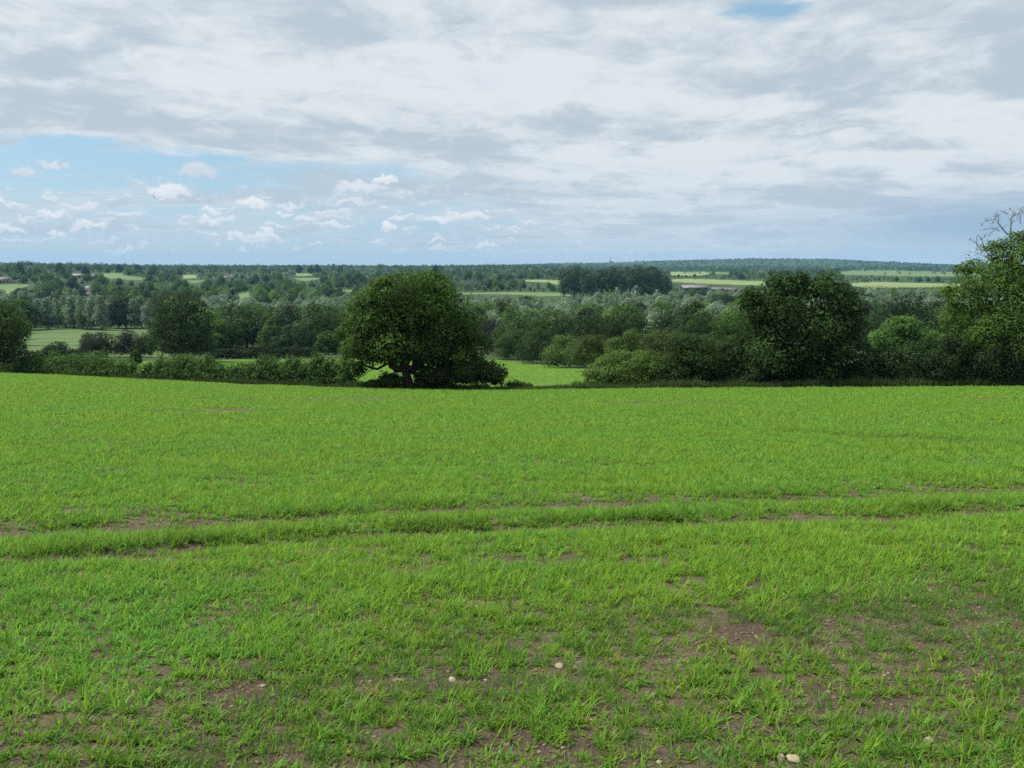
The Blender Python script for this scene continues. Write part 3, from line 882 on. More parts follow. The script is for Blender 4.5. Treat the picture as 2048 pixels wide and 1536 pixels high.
def put_tree(name, kind, x, y, h, wscale, color, label, cat, group, parts):
    z = float(ground(x, y)) - 0.2
    s = h / 10.0
    rot = rng.uniform(0, 6.28)
    sc = (s * wscale, s * wscale, s)
    if parts:
        t = empty(name, (x, y, z), label, cat, group, rot); t.scale = sc
        obj("crown", kind['crown'], t, color=color); obj("trunk", kind['trunk'], t)
        return t
    o = obj(name, kind['whole'], None, (x, y, z), color); o.rotation_euler = (0, 0, rot); o.scale = sc
    return tag(o, label, cat, group)


# poplar row on the far side of the meadow
ORD = "first second third fourth fifth sixth seventh eighth ninth tenth eleventh twelfth thirteenth fourteenth fifteenth".split()
prow = [62, 80, 98, 116, 132, 148, 166, 184, 205, 222, 270, 284, 300]
for i, u in enumerate(prow):
    d = 505 + rng.uniform(-10, 25)
    x, y, z = spot_at(u, d)
    h = float(height_at(y, 592 + rng.uniform(-6, 8) + (8 if i < 2 else 0))) - z
    put_tree("poplar_tree", POPLAR[i % 3], x, y, h, 1.0 + rng.uniform(-.1, .25), tuple(np.array(SILVER) * rng.uniform(0.85, 1.1)),
             f"silver grey poplar, {ORD[i]} along the row behind the meadow counting toward the olive oak", "poplar", "silver poplars behind the meadow", True)
for i, (u, vt) in enumerate([(238, 600), (253, 596)]):
    x, y, z = spot_at(u, 515)
    put_tree("dark_tree", ROUND[i], x, y, float(height_at(y, vt)) - z, 0.8, PURPLE, ("purple black tree filling the gap in the silver poplar row" if i == 0 else "second purple black tree in the poplar row, the one touching the final poplars"), "tree", None, True)
STAMP += [(60, 596, 310, 655)]
# tall dome of old poplars in the valley
for i, (u, vt, w) in enumerate([(1148, 531, 1.25), (1128, 540, 0.8), (1175, 540, 0.9), (1198, 538, 1.1), (1222, 534, 1.15), (1248, 532, 1.2), (1272, 531, 1.2), (1298, 532, 1.25), (1318, 540, 1.0), (1334, 552, 0.8)]):
    x, y, z = spot_at(u, 960 + rng.uniform(-25, 25))
    put_tree("tall_poplar", BIGPOP[i % 2], x, y, float(height_at(y, vt)) - z, w * 0.95, tuple(np.array((0.06, 0.095, 0.045)) * rng.uniform(0.85, 1.1)),
             f"tall blue green poplar, {ORD[i]} from the spire side in the domed clump" if i else "tall blue green poplar with the roundest crown, at the clump's outer end", "poplar", "tall poplars in the domed clump", True)
STAMP += [(1120, 534, 1340, 590)]

# ------------------------------------------------------------------ buildings far off
M_WHITE = plain_mat("white_render", (0.50, 0.48, 0.45), 0.8, 1.0, 0.12)
M_ROOF = plain_mat("grey_sheet_roof", (0.20, 0.195, 0.195), 0.6, 0.6, 0.2)
M_SLATE = plain_mat("slate_roof", (0.14, 0.135, 0.15), 0.7, 1.0, 0.3)
M_TILE = plain_mat("tile_roof", (0.24, 0.15, 0.12), 0.8, 1.0, 0.3)
M_CLAD = plain_mat("dark_cladding", (0.07, 0.075, 0.085), 0.7, 1.0, 0.3)
M_BRICK = plain_mat("brick", (0.26, 0.15, 0.11), 0.85, 1.5, 0.3)
M_GLASS = plain_mat("window_glass", (0.03, 0.035, 0.045), 0.15, 1.0, 0.1)
M_FSTONE = plain_mat("grey_stone", (0.20, 0.19, 0.18), 0.9, 0.3, 0.3)


def box_vf(x0, x1, y0, y1, z0, z1):
    v = np.array([(x, y, z) for z in (z0, z1) for x, y in ((x0, y0), (x1, y0), (x1, y1), (x0, y1))], float)
    f = np.array([(3, 2, 1, 0), (4, 5, 6, 7), (0, 1, 5, 4), (1, 2, 6, 5), (2, 3, 7, 6), (3, 0, 4, 7)])
    return v, f


def gable_vf(w, d, z0, rise, over=0.4, thick=0.25):
    """A pitched roof along X: two slabs meeting at the ridge."""
    hw, hd = w / 2 + over, d / 2 + over
    zo = z0 - over * rise / (d / 2)
    parts = []
    for s in (-1, 1):
        prof = [(s * hd, zo), (0, z0 + rise), (0, z0 + rise + thick), (s * hd, zo + thick)]
        v = np.array([(x, a, b) for x in (-hw, hw) for a, b in prof], float)
        f = np.array([(0, 1, 2, 3), (7, 6, 5, 4), (0, 4, 5, 1), (1, 5, 6, 2), (2, 6, 7, 3), (3, 7, 4, 0)])
        parts.append((v, f))
    return join(parts)


def gable_wall_vf(w, d, h, rise):
    v = np.array([(x, y, z) for x in (-w / 2, w / 2) for y, z in ((-d / 2, -0.5), (d / 2, -0.5), (d / 2, h), (0, h + rise - 0.05), (-d / 2, h))], float)
    return v, [np.array([(0, 1, 2, 3, 4), (9, 8, 7, 6, 5)]), np.array([(0, 5, 6, 1), (1, 6, 7, 2), (4, 9, 5, 0)])]


def house(name, u, v, d, w, dep, h, rise, wallm, roofm, label, cat, rotz, windows=(), chimney=False, door=False):
    x, y, z = spot_at(u, d)
    t = empty(name, (x, y, z), label, cat, None, rotz)
    vv, ff = gable_wall_vf(w, dep, h, rise)
    obj("wall", build_mesh("wall", vv, ff, wallm), t)
    vv, ff = gable_vf(w, dep, h + 0.02, rise)
    rf = obj("roof", build_mesh("roof", vv, ff, roofm), t)
    if chimney:
        vv, ff = box_vf(w * 0.3, w * 0.3 + 1.0, -0.5, 0.5, h + rise * 0.6, h + rise + 1.6); obj("chimney", build_mesh("chimney", vv, ff, M_BRICK), rf)
    for wx, wz, ww, wh, face in windows:
        if face == 'front': vv, ff = box_vf(wx - ww / 2, wx + ww / 2, -dep / 2 - 0.06, -dep / 2 + 0.05, wz, wz + wh)
        else: vv, ff = box_vf(w / 2 - 0.05, w / 2 + 0.06, wx - ww / 2, wx + ww / 2, wz, wz + wh)
        obj("window", build_mesh("window", vv, ff, M_GLASS), t)
    if door:
        vv, ff = box_vf(-0.5 * door, 0.5 * door, -dep / 2 - 0.08, -dep / 2 + 0.05, -0.1, min(h - 0.4, 3.8)); obj("door", build_mesh("door", vv, ff, M_CLAD), t)
    return t


def base_d(u, v):
    """Distance at which the ground shows in row v of column u."""
    return float(hit(u, v)[1])


bd = base_d(1388, 581)
house("barn", 1388, 0, bd, 50 * bd / F_PX, 16, 4.2, 4.2, M_CLAD, M_ROOF, "long farm barn with a pale sheet roof and dark walls", "barn", 0.04, door=4.0)
house("cattle_shed", 1438, 0, bd - 25, 24, 11, 2.8, 2.6, M_CLAD, M_SLATE, "low grey roofed shed next to the long pale barn", "shed", -0.05, door=3.0)
house("cattle_shed", 1462, 0, bd - 45, 20, 11, 2.8, 2.6, M_CLAD, M_SLATE, "lower grey shed beyond the first, its end beside a round dark tree", "shed", -0.12, door=3.0)
bd2 = base_d(157, 556)
house("farmhouse", 157, 0, bd2, 20, 9, 4, 3.6, M_BRICK, M_ROOF, "farm building with a broad pale roof among trees near the skyline", "house", 0.1, [(-5, 1.2, 1.3, 1.4, 'front'), (5, 1.2, 1.3, 1.4, 'front')], True, 1.2)
house("brick_house", 190, 0, bd2 - 20, 15, 9, 4.5, 4.2, M_BRICK, M_SLATE, "house with a steep grey roof beside the broad pale roof", "house", -0.5, [(-3, 1.2, 1.3, 1.4, 'front'), (3, 1.2, 1.3, 1.4, 'front')], True, 1.2)
bd3 = base_d(462, 559)
house("white_house", 463, 0, bd3, 12, 8, 5, 4, M_WHITE, M_SLATE, "white gabled house with a dark window, trees around it", "house", 1.25, [(0, 3.2, 1.4, 1.6, 'side'), (-2.2, 0.8, 1.2, 1.4, 'front'), (2.2, 0.8, 1.2, 1.4, 'front')], True, 1.1)
house("cottage", 452, 0, bd3 + 15, 12, 7, 3, 3, M_WHITE, M_TILE, "low cottage with a pale wall joined to the white gabled house's back", "house", 0.1, [(-3, 0.9, 1.2, 1.2, 'front'), (3, 0.9, 1.2, 1.2, 'front')], False, 1.0)
bd4 = base_d(8, 566)
house("terrace_house", 8, 0, bd4, 22, 9, 5, 4, M_WHITE, M_SLATE, "slate roofed houses with white walls above the small green field", "house", 0.15, [(x, 1.5, 2.6, 2.0, 'front') for x in (-8, -3, 3, 8)], True, 1.2)
# round-topped white silo with a pale shed below it
bd5 = base_d(177, 590)
x, y, z = spot_at(177, bd5)
silo = empty("silo", (x, y, z), "white round topped silo shining out of dark trees", "silo")
hs = float(height_at(bd5, 572)) - z
R5 = 4.5 * bd5 / F_PX
th = np.linspace(0, math.pi / 2, 7)
obj("body", build_mesh("body", *tube([(0, 0, -0.3), (0, 0, hs * 0.35), (0, 0, hs - R5)], [R5, R5, R5], 20), M_WHITE, smooth_shade=True), silo)
obj("dome", build_mesh("dome", *tube([(0, 0, hs - R5 + R5 * math.sin(t)) for t in th], [max(0.02, R5 * 1.01 * math.cos(t)) for t in th], 20), M_WHITE, smooth_shade=True), silo)
house("pale_shed", 175, 0, bd5 - 30, 8, 5, 2.6, 1.6, M_WHITE, M_ROOF, "small pale shed just below the white silo", "shed", 0.2, door=1.6)
# church on the ridge
xr, yr = 0.126 * 7300, 7300
zr = float(ground(xr, yr))
ch = empty("church", (xr, yr, zr), "church with a needle spire on the wooded ridge", "church")
sp_top = float(height_at(yr, 511))
tw = 6.5
vv, ff = box_vf(-tw / 2, tw / 2, -tw / 2, tw / 2, -1, (sp_top - zr) * 0.5); obj("tower", build_mesh("tower", vv, ff, M_FSTONE), ch)
obj("spire", build_mesh("spire", *tube([(0, 0, (sp_top - zr) * 0.5), (0, 0, (sp_top - zr) * 0.75), (0, 0, sp_top - zr)], [tw * 0.55, tw * 0.28, 0.2], 8), M_FSTONE), ch)
vv, ff = gable_wall_vf(26, 11, 8, 5); nv = obj("nave", build_mesh("nave", vv, ff, M_FSTONE), ch, (tw / 2 + 13.1, 0, 0))
vv, ff = gable_vf(26, 11, 8.02, 5); obj("roof", build_mesh("roof", vv, ff, M_SLATE), nv)
KEEP_CLEAR = [(1362, 569, 1415, 577), (1428, 573, 1476, 579), (145, 543, 170, 551), (179, 545, 201, 551), (448, 547, 470, 554), (0, 557, 18, 564), (172, 573, 183, 590)]

# ------------------------------------------------------------------ valley and far trees
gu, gv = np.meshgrid(np.arange(-38, 2060, 5.0), np.arange(541, 718, 2.0))
gu, gv = gu.ravel(), gv.ravel()
spots = np.zeros(len(gu), bool)
for f_ in FIELDS[1:]: spots |= in_poly(gu, gv, f_[2])
for q_ in [(60, 657, 300, 700), (250, 697, 325, 716)] + KEEP_CLEAR: spots |= (gu > q_[0]) & (gu < q_[2]) & (gv > q_[1]) & (gv < q_[3])
CLR = np.stack([gu[spots], gv[spots]], 1)               # sight lines that must stay open to fields and buildings


def blocks(u, vt, vb, hw):
    e = ((CLR[:, 0] - u) / (hw * 1.0))**2 + ((CLR[:, 1] - (vt + vb) / 2) / max(0.5, (vb - vt) * 0.5))**2
    return int((e < 1).sum())
MASK = np.zeros((400, 1100), bool)                       # what is already covered, 2 px per cell, rows v 500..900, columns u -76..2124


def cells(u0, v0, u1, v1):
    return (slice(int(max(0, (v0 - 500) / 2)), int(max(0, (v1 - 500) / 2)) + 1), slice(int(max(0, (u0 + 76) / 2)), int(max(0, (u1 + 76) / 2)) + 1))


for s_ in STAMP: MASK[cells(*s_)] = True
cand = []
d = 300.0
while d < 3900:
    base_h = 16.0 if d < 850 else 14.0
    wpx = base_h * 0.85 / d * F_PX
    u = -90 + rng.uniform(0, wpx)
    while u < 2130:
        dd = d * rng.uniform(0.955, 1.045)
        x, y = (u - 1024) / F_PX * dd, dd
        z = float(ground(x, y))
        if d < 850: h = rng.uniform(10.5, 20)
        else: h = rng.uniform(6.5, 12.5) if rng.random() < 0.75 else rng.uniform(12, 18.5)
        uu, vb = project(x, y, z); _, vt = project(x, y, z + h)
        silver = False
        pr = fbm(np.array([uu / 90.0]), np.array([d / 160.0]), 3, 3)[0]
        if 440 < dd < 830 and uu > 890: silver = pr < 0.74
        elif 420 < dd < 700 and 380 < uu < 720: silver = pr < 0.66
        elif dd < 560 and uu < 330: silver = pr < 0.4
        else: silver = pr < 0.36
        w = (h * 0.62 if silver else h * 0.9) / dd * F_PX
        hw = w * 0.5
        bad = blocks(uu, vt, vb, hw) > 0
        lower = (dd < np.interp(x / y, [-0.6, -0.36, -0.04, 0.10, 0.2], [235, 260, 300, 250, 200]) + 15)
        if not bad and not lower:
            cand.append((dd, uu, vt, vb, hw, x, y, z, h, silver, rng.random()))
        u += wpx * (0.66 if d < 900 else 0.7) * rng.uniform(0.75, 1.25)
    d *= 1.068 if d < 900 else 1.082
cand.sort(key=lambda c: c[0])
seen = []
for i, c in enumerate(cand):
    sl = cells(c[1] - c[4], c[2], c[1] + c[4], c[3])
    sub = MASK[sl]
    inside = -40 < c[1] < 2088
    seen.append((~sub).sum() if inside else 0)
    top = cells(c[1] - c[4] * 0.75, c[2] + 0.12 * (c[3] - c[2]), c[1] + c[4] * 0.75, c[3])
    MASK[top] = True
seen = np.array(seen)
is_sil = np.array([c[9] for c in cand])
pick = set()
for flag in (True, False):
    idx = np.where(is_sil == flag)[0]
    pick |= set(idx[np.argsort(-seen[idx])][:235 if flag else 270].tolist())
pick = {i for i in pick if seen[i] > 6}


def zone(c):
    d_, u = c[0], c[1]
    if d_ < 460: return "the wood beyond the lower field" if u > 700 else "the wood behind the lower field's top hedge"
    if d_ < 850: return ("the broad valley belt before the barn" if 900 < u < 1500 else "the valley past the ragged tree" if u >= 1500 else "the valley belt above the big oak" if u > 700 else
                         "the valley wood above the olive oak" if u > 310 else "the belt behind the poplar row")
    if d_ < 1500: return ("the slope round the white silo" if u < 330 else "the slope below the white house" if u < 640 else "the slope above the big oak" if u < 1100 else "the slope around the long barn" if u < 1560 else "the slope below the pale strip field")
    return ("the hilltop by the pale roofed farm" if u < 330 else "the skyline wood by the white house" if u < 700 else "the skyline wood over the big oak" if u < 1100 else "the farmland behind the tall poplars")


DARKS = [DARK, OAK, MID, (0.05, 0.085, 0.03), (0.06, 0.105, 0.035), LIGHT, (0.04, 0.058, 0.036)]
rest = []
for i, c in enumerate(cand):
    dd, uu, vt, vb, hw, x, y, z, h, silver, rn = c
    k = int(rn * 1000)
    if silver: colr = np.array(SILVER) * (0.7 + 0.6 * ((k * 7) % 100) / 100.0) * np.array([1, 1, 0.95])
    else: colr = np.array(DARKS[k % 7]) * (0.8 + 0.9 * ((k * 13) % 100) / 100.0)
    colr = tuple(colr)
    if i in pick:
        tone = "silvery" if silver else ("dark" if sum(colr) < 0.125 else "mid green" if sum(colr) < 0.2 else "light green")
        nm = "willow_tree" if silver else "broadleaf_tree"
        kind = (WILLOW[k % 3] if silver and k % 5 else POPLAR[k % 3] if silver else ROUND[k % 4])
        lab = f"{tone} {'willow' if silver else 'round crowned tree'} in {zone(c)}"
        put_tree(nm, kind, x, y, h, (0.95 if silver else 0.9) * (0.85 + 0.4 * ((k * 3) % 100) / 100), colr, lab, "willow" if silver else "tree", lab.replace(" tree in", " trees in").replace(" willow in", " willows in"), dd < 420)
    else:
        rest.append((x, y, z, h, hw / F_PX * dd * 2 * 0.55, *colr))

# single trees that break the skyline
for i, (u, vt, dd_, w_, cc_, lab) in enumerate([(121, 526.5, 1500, 1.15, DARK, "dark flat topped tree standing highest on the skyline by the pale roofed farm"), (171, 532, 1650, 1.2, PURPLE, "dark round tree on the skyline just above the pale farm roof"),
                                                (240, 528, 1900, 1.2, DARK, "dark broad tree on the skyline above the small green field's near end"), (276, 528.5, 1900, 1.3, (0.03, 0.05, 0.03), "second dark broad tree on the skyline, past the first toward the oak"),
                                                (598, 530, 2150, 1.3, PURPLE, "lone dark dome of a tree on the skyline over the tiny pale field"), (622, 531.5, 2150, 1.3, DARK, "lower dark dome next to the lone one over the tiny pale field"), (634, 528.5, 2200, 0.9, OAK, "taller narrow tree ending the group over the tiny pale field"),
                                                (872, 529.5, 2100, 0.9, PURPLE, "pointed dark tree on the skyline above the big oak's crown"), (680, 531.5, 2200, 1.2, OAK, "low round tree on the skyline short of the big oak"), (40, 526, 1600, 1.3, DARK, "dark wide tree on the hilltop over the slate roofed houses"),
                                                (310, 532, 2000, 1.4, OAK, "low wide tree on the skyline past the two dark broad ones"), (935, 540, 1500, 1.2, MID, "pale green round tree past the big oak's top"), (905, 556, 1300, 1.3, SILVER, "large silvery tree past the big oak's crown, on the far slope")]):
    x, y, z = spot_at(u, dd_)
    h_ = float(height_at(y, vt)) - z
    if h_ < 3: continue
    put_tree("skyline_tree", ROUND[i % 4], x, y, h_, min(w_, 18.0 / h_), cc_, lab, "tree", None, False)

# everything beyond the nearest few hundred: one wood
for _ in range(21000):
    dd = math.sqrt(rng.uniform(3700**2, 9000**2)) if rng.random() < 0.62 else rng.uniform(3700, 5200)
    uu = rng.uniform(-90, 2130)
    x = (uu - 1024) / F_PX * dd
    z = float(ground(x, dd))
    pu, pv = project(x, dd, z)
    if blocks(pu, project(x, dd, z + 10)[1], pv, 3.0) > 0: continue
    if fbm(np.array([x / 520]), np.array([dd / 900]), 31, 3)[0] > 0.60: continue
    h = rng.uniform(5, 10) if rng.random() < 0.8 else rng.uniform(9, 16)
    rest.append((x, dd, z, h, max(h, 7) * rng.uniform(0.55, 0.95), *(np.array(DARKS[rng.integers(0, 7)]) * rng.uniform(0.5, 1.1))))
rest = np.array(rest)
vs, fs, cs, off = [], [], [], 0
tr = np.random.default_rng(404)
tmpl = []
for k in range(4):
    L = dome(tr, 1.0, 0.85, 5, 0.25)
    tmpl.append(leaf_cloud(L, 150, 0.19, tr, rc=0.04, inner=0.1, per=4))
small = []
for k in range(3):
    L = dome(tr, 1.0, 0.85, 4, 0.3)
    small.append(leaf_cloud(L, 26, 0.42, tr, rc=0.03, inner=0.1, per=2))
mid = rest[:, 1] < 3700
for tset, sel in ((tmpl, mid), (small, ~mid)):
    sub = rest[sel]
    ks = tr.integers(0, len(tset), len(sub))
    for k, (tv, tf, tcl) in enumerate(tset):
        s_ = sub[ks == k]
        if not len(s_): continue
        a = tr.uniform(0, 6.28, len(s_)); ca, sa = np.cos(a), np.sin(a)
        px_ = (tv[None, :, 0] * ca[:, None] - tv[None, :, 1] * sa[:, None]) * s_[:, 4:5] * 1.15
        py_ = (tv[None, :, 0] * sa[:, None] + tv[None, :, 1] * ca[:, None]) * s_[:, 4:5] * 1.15
        P = np.stack([px_ + s_[:, 0:1], py_ + s_[:, 1:2], tv[None, :, 2] * s_[:, 3:4] + s_[:, 2:3]], -1)
        Fq = tf[None] + (np.arange(len(s_)) * len(tv))[:, None, None] + off
        Cc = tcl[None] * s_[:, None, 5:8]
        vs.append(P.reshape(-1, 3)); fs.append(Fq.reshape(-1, 4)); cs.append(Cc.reshape(-1, 3)); off += len(s_) * len(tv)
wd = obj("distant_woodland", build_mesh("distant_woodland", np.concatenate(vs), np.concatenate(fs), M_GRASS, np.concatenate(cs)))
wd['kind'] = 'stuff'
tag(wd, "woods and scattered trees merging over the distant slopes and ridge", "woodland")

# hedgerows between the far fields
for i, (pts, lab, hh) in enumerate([([(1338, 554.5), (1430, 556), (1528, 559)], "thin dark hedgerow between the two pale fields by the barn", 4.5), ([(-30, 568), (62, 568)], "straight dark hedgerow above the small green field", 4.5),
                                    ([(588, 554.5), (645, 555)], "short hedgerow under the tiny pale field near the skyline", 4.0), ([(1046, 557.5), (1144, 559)], "dark hedgerow along the top of the pale field beside the tall poplars", 4.5),
                                    ([(1700, 579), (1930, 579)], "ragged hedgerow along the foot of the broad pale strip field", 4.0), ([(1342, 572.5), (1362, 573)], "stub of hedgerow running from the tall poplars to the barn", 4.0)]):
    P = [hit(u, v) for u, v in pts]
    r = np.random.default_rng(500 + i)
    b = np.array(P[0]); L = []
    for p, q in zip(P[:-1], P[1:]):
        n_ = max(2, int(abs(q[0] - p[0]) / 5.0))
        for t in np.linspace(0, 1, n_, endpoint=False):
            xx, yy = p[0] + (q[0] - p[0]) * t, p[1] + (q[1] - p[1]) * t
            h2 = hh * r.uniform(0.6, 1.25)
            L.append((xx - b[0], yy - b[1], float(ground(xx, yy)) - b[2] + h2 * 0.5, 3.6, 2.0, h2 * 0.55))
    v, f, c = leaf_cloud(L, 45 * len(L), 1.1, r, rc=0.5)
    tag(obj("far_hedgerow", build_mesh("far_hedgerow", v, f, M_LEAF, c), None, tuple(b), DARK), lab, "hedgerow")
for i, (u, vt) in enumerate([(1357, 548), (1372, 549.5), (1389, 547.5)]):
    x, y, z = hit(u, 555)
    put_tree("hedgerow_tree", ROUND[i], x, y, float(height_at(y, vt)) - z, 0.85, PURPLE, ["dark dome shaped tree on the thin hedgerow, the one next to the poplar clump", "smallest dark dome tree, middle one of three on the thin hedgerow", "dark dome shaped tree on the thin hedgerow, the one farther from the poplars"][i], "tree", None, False)


# ------------------------------------------------------------------ standing crop
def blades(x, y, L, w, colr, r, segs=3, e0=(1.05, 1.5), droop=(0.3, 1.7), zoff=0.0, taper=0.75):
    n = len(x)
    az = r.uniform(0, 2 * np.pi, n)
    e = r.uniform(*e0, n); dr = r.uniform(*droop, n)
    h = np.stack([np.cos(az), np.sin(az)], 1)
    side = np.stack([-np.sin(az), np.cos(az), np.zeros(n)], 1)
    p = np.stack([x, y, ground(x, y) - 0.01 + zoff], 1)
    V = np.empty((n, segs + 1, 2, 3), np.float32)
    for k in range(segs + 1):
        t = k / segs
        ww = (w * (1.0 - t**1.6) * (0.55 + 1.2 * t * (1 - t) * 2) * taper)[:, None] if k < segs else (w * 0.05)[:, None]
        V[:, k, 0] = p - side * ww * 0.5; V[:, k, 1] = p + side * ww * 0.5
        ang = e - dr * (t + 0.5 / segs)
        st = (L / segs)
        p = p + np.concatenate([h * (np.cos(ang) * st)[:, None], (np.sin(ang) * st)[:, None]], 1)
    b = (np.arange(n) * (segs + 1) * 2)[:, None]
    F = np.stack([np.concatenate([b + 2 * k, b + 2 * k + 1, b + 2 * k + 3, b + 2 * k + 2], 1) for k in range(segs)], 1).reshape(-1, 4)
    return V.reshape(-1, 3), F, np.repeat(colr, segs, 0)


def interp_v(u, pts):
    a = np.array(pts, float); return np.interp(u, a[:, 0], a[:, 1])


THIN = [(0, 1400), (350, 1360), (700, 1285), (1000, 1235), (1300, 1190), (1700, 1150), (2048, 1110)]      # below this the crop is thin
BARE = [(0, 1470), (200, 1420), (340, 1400), (600, 1385), (900, 1362), (1250, 1312), (1500, 1285), (1800, 1255), (2048, 1232)]
PATCH = [(400, 824, 110, 3.5), (480, 821, 60, 3), (100, 807, 110, 2.5), (205, 776, 70, 2.5), (690, 800, 140, 3), (1350, 808, 170, 3), (1960, 800, 60, 2), (470, 770, 60, 2), (130, 876, 40, 2),
         (270, 1060, 70, 9), (15, 1078, 40, 9), (250, 1120, 200, 6), (1190, 1014, 70, 5), (1740, 1042, 120, 6), (900, 1022, 60, 4), (1440, 1048, 90, 4)]


def crop_density(x, y):
    u, v = project(x, y, ground(x, y))
    n = fbm(x * 1.3, y * 1.3, 41, 3)
    n2 = fbm(x * 5.0, y * 5.0, 47, 2)
    dens = 0.95 + 0.5 * (n - 0.5) + 0.25 * (n2 - 0.5)
    sc = np.maximum(30.0, (v - 740) * 0.22)
    thin = sstep(v - interp_v(u, THIN) + (n - 0.5) * 150, -30, 70)
    dens = dens * (1 - thin) + thin * np.clip((n2 - 0.25) * 1.9 + (n - 0.5) * 1.2 + 0.46 + 0.06 * (u < 900), 0.55, 1.0)
    bw = 20 + 16 * (u > 1300) + 10 * (u < 250)
    bare = np.exp(-((v - interp_v(u, BARE) - (n - 0.5) * 60) / bw)**2) * sstep(n2, 0.25, 0.5)
    dens = dens * (1 - 0.7 * bare)
    low = np.exp(-((u - 1900) / 240)**2 - ((v - 1270) / 75)**2) * 0.45
    dens = dens * (1 - low)
    rut = 0
    for q in RUTS: rut = np.maximum(rut, np.exp(-((v - interp_v(u, q) - (n - 0.5) * 10) / 8.0)**2))
    dens = dens * (1 - (0.12 + 0.55 * sstep(n, 0.53, 0.70)) * rut)
    q3 = [(1500, 862), (1700, 876), (2048, 892)]
    far_rut = np.exp(-((v - interp_v(u, q3)) / 3.0)**2) * (u > 1540)
    dens = dens * (1 - 0.5 * far_rut)
    tall_shade = 0  # strip of taller crop just beyond each rut, its shade put into the colour
    for q, a_ in zip(RUTS, (0.45, 1.0)): tall_shade = np.maximum(tall_shade, a_ * (0.25 + 0.75 * sstep(n, 0.36, 0.58)) * np.exp(-((v - interp_v(u, q) + 15 - (n - 0.5) * 14) / 9.0)**2))
    tall_shade = np.maximum(tall_shade, 0.45 * np.exp(-((v - interp_v(u, q3) + 5) / 4.0)**2) * (u > 1540))
    dens = np.maximum(dens, tall_shade)
    for pu, pv, pw, ph in PATCH:
        dens = dens * (1 - 0.93 * np.exp(-((u - pu) / pw)**4 - ((v - pv + (n - 0.5) * 6) / ph)**2))
    return np.clip(dens, 0, 1), thin, u, v, tall_shade, rut


gr = np.random.default_rng(2024)
BANDS = [  # from, to, plants per m2, leaves per plant, leaf length, width, segments
    (1.6, 4.2, 660, 7, 0.098, 0.0112, 4), (4.2, 7.5, 640, 7, 0.098, 0.0122, 3), (7.5, 13, 540, 6, 0.103, 0.0148, 3), (13, 22, 330, 5, 0.115, 0.020, 2),
    (22, 40, 140, 4, 0.135, 0.035, 2), (40, 70, 50, 4, 0.155, 0.055, 2), (70, 130, 18, 4, 0.18, 0.080, 2)]
vs, fs, cs, off = [], [], [], 0
for d0, d1, rho, nl, Lm, wm, segs in BANDS:
    mrg = 4.5 if d0 < 22 else 8.0
    n = int(rho * (d1 * d1 - d0 * d0) * 0.76 + rho * (d1 - d0) * 2 * mrg)
    y = gr.uniform(d0, d1, int(n * 1.35)); hwid = 0.76 * y + mrg
    y = y[gr.random(len(y)) < hwid / hwid.max()][:n]; n = len(y)
    x = gr.uniform(-1, 1, n) * (0.76 * y + mrg)
    # drilled in rows along the slope, blurred by tillering
    y = np.where(gr.random(n) < 0.6, np.round(y / 0.15) * 0.15 + gr.normal(0, 0.022, n), y)
    e_, _, _ = edge_of(x, y)
    ok = y < e_ - 0.15
    x, y = x[ok], y[ok]
    dens, thin, u, v, tall_shade, rut = crop_density(x, y)
    vig = fbm(x / 2.2, y / 2.2, 61, 3)                   # vigour of the stand
    fr = 1.0 / max(0.20, 0.011 * d0)
    tus = 0.6 * fbm(x * fr, y * fr * 0.8, 91, 2) + 0.4 * fbm(x * 0.7, y * 4.0, 95, 2)
    kp = gr.random(len(x)) < dens * np.maximum(tall_shade, 0.2 + 0.8 * sstep(tus, 0.22, 0.44))
    x, y, dens, thin, vig, tus, tall_shade, rut = (q[kp] for q in (x, y, dens, thin, vig, tus, tall_shade, rut))
    npl = len(x)
    Lp = Lm * (0.6 + 0.7 * gr.random(npl)) * (0.75 + 0.5 * vig) * (0.62 + 0.38 * np.clip(dens * 1.25, 0, 1)) * (1 - 0.22 * thin) * (0.7 + 0.6 * sstep(tus, 0.25, 0.7)) * (1 + 0.55 * tall_shade) * (1 - 0.45 * rut)
    g = (0.75 + 0.5 * gr.random(npl)) * (1 - 0.32 * tall_shade)  # leaves of the tall strip painted darker, for its shaded near side
    yl = gr.normal(0, 0.10, npl) + (vig - 0.5) * 0.30
    i = np.repeat(np.arange(npl), nl)
    n = len(i)
    sp_ = 0.010 if d1 <= 13 else wm * 0.6
    xx, yy = x[i] + gr.normal(0, sp_, n), y[i] + gr.normal(0, sp_, n)
    L = Lp[i] * (0.55 + 0.6 * gr.random(n)); w = wm * (0.65 + 0.6 * gr.random(n))
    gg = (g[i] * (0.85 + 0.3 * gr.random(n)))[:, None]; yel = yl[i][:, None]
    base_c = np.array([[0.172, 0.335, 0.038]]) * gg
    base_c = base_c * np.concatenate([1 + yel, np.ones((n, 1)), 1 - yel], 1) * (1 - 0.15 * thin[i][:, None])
    odd = gr.random(npl)[i]
    base_c[odd < 0.14] *= np.array([0.72, 0.86, 1.25])
    base_c[odd > 0.93] *= np.array([1.25, 1.02, 0.9])
    straw = gr.random(n) < 0.016 + 0.03 * thin[i]
    base_c[straw] = np.array([0.22, 0.19, 0.08])
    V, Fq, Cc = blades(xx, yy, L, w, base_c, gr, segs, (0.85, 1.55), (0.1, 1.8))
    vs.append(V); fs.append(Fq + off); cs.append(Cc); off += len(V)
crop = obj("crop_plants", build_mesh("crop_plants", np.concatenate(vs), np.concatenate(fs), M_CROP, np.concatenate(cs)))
crop['kind'] = 'stuff'
tag(crop, "young bright green cereal crop covering the sloping field", "crop")

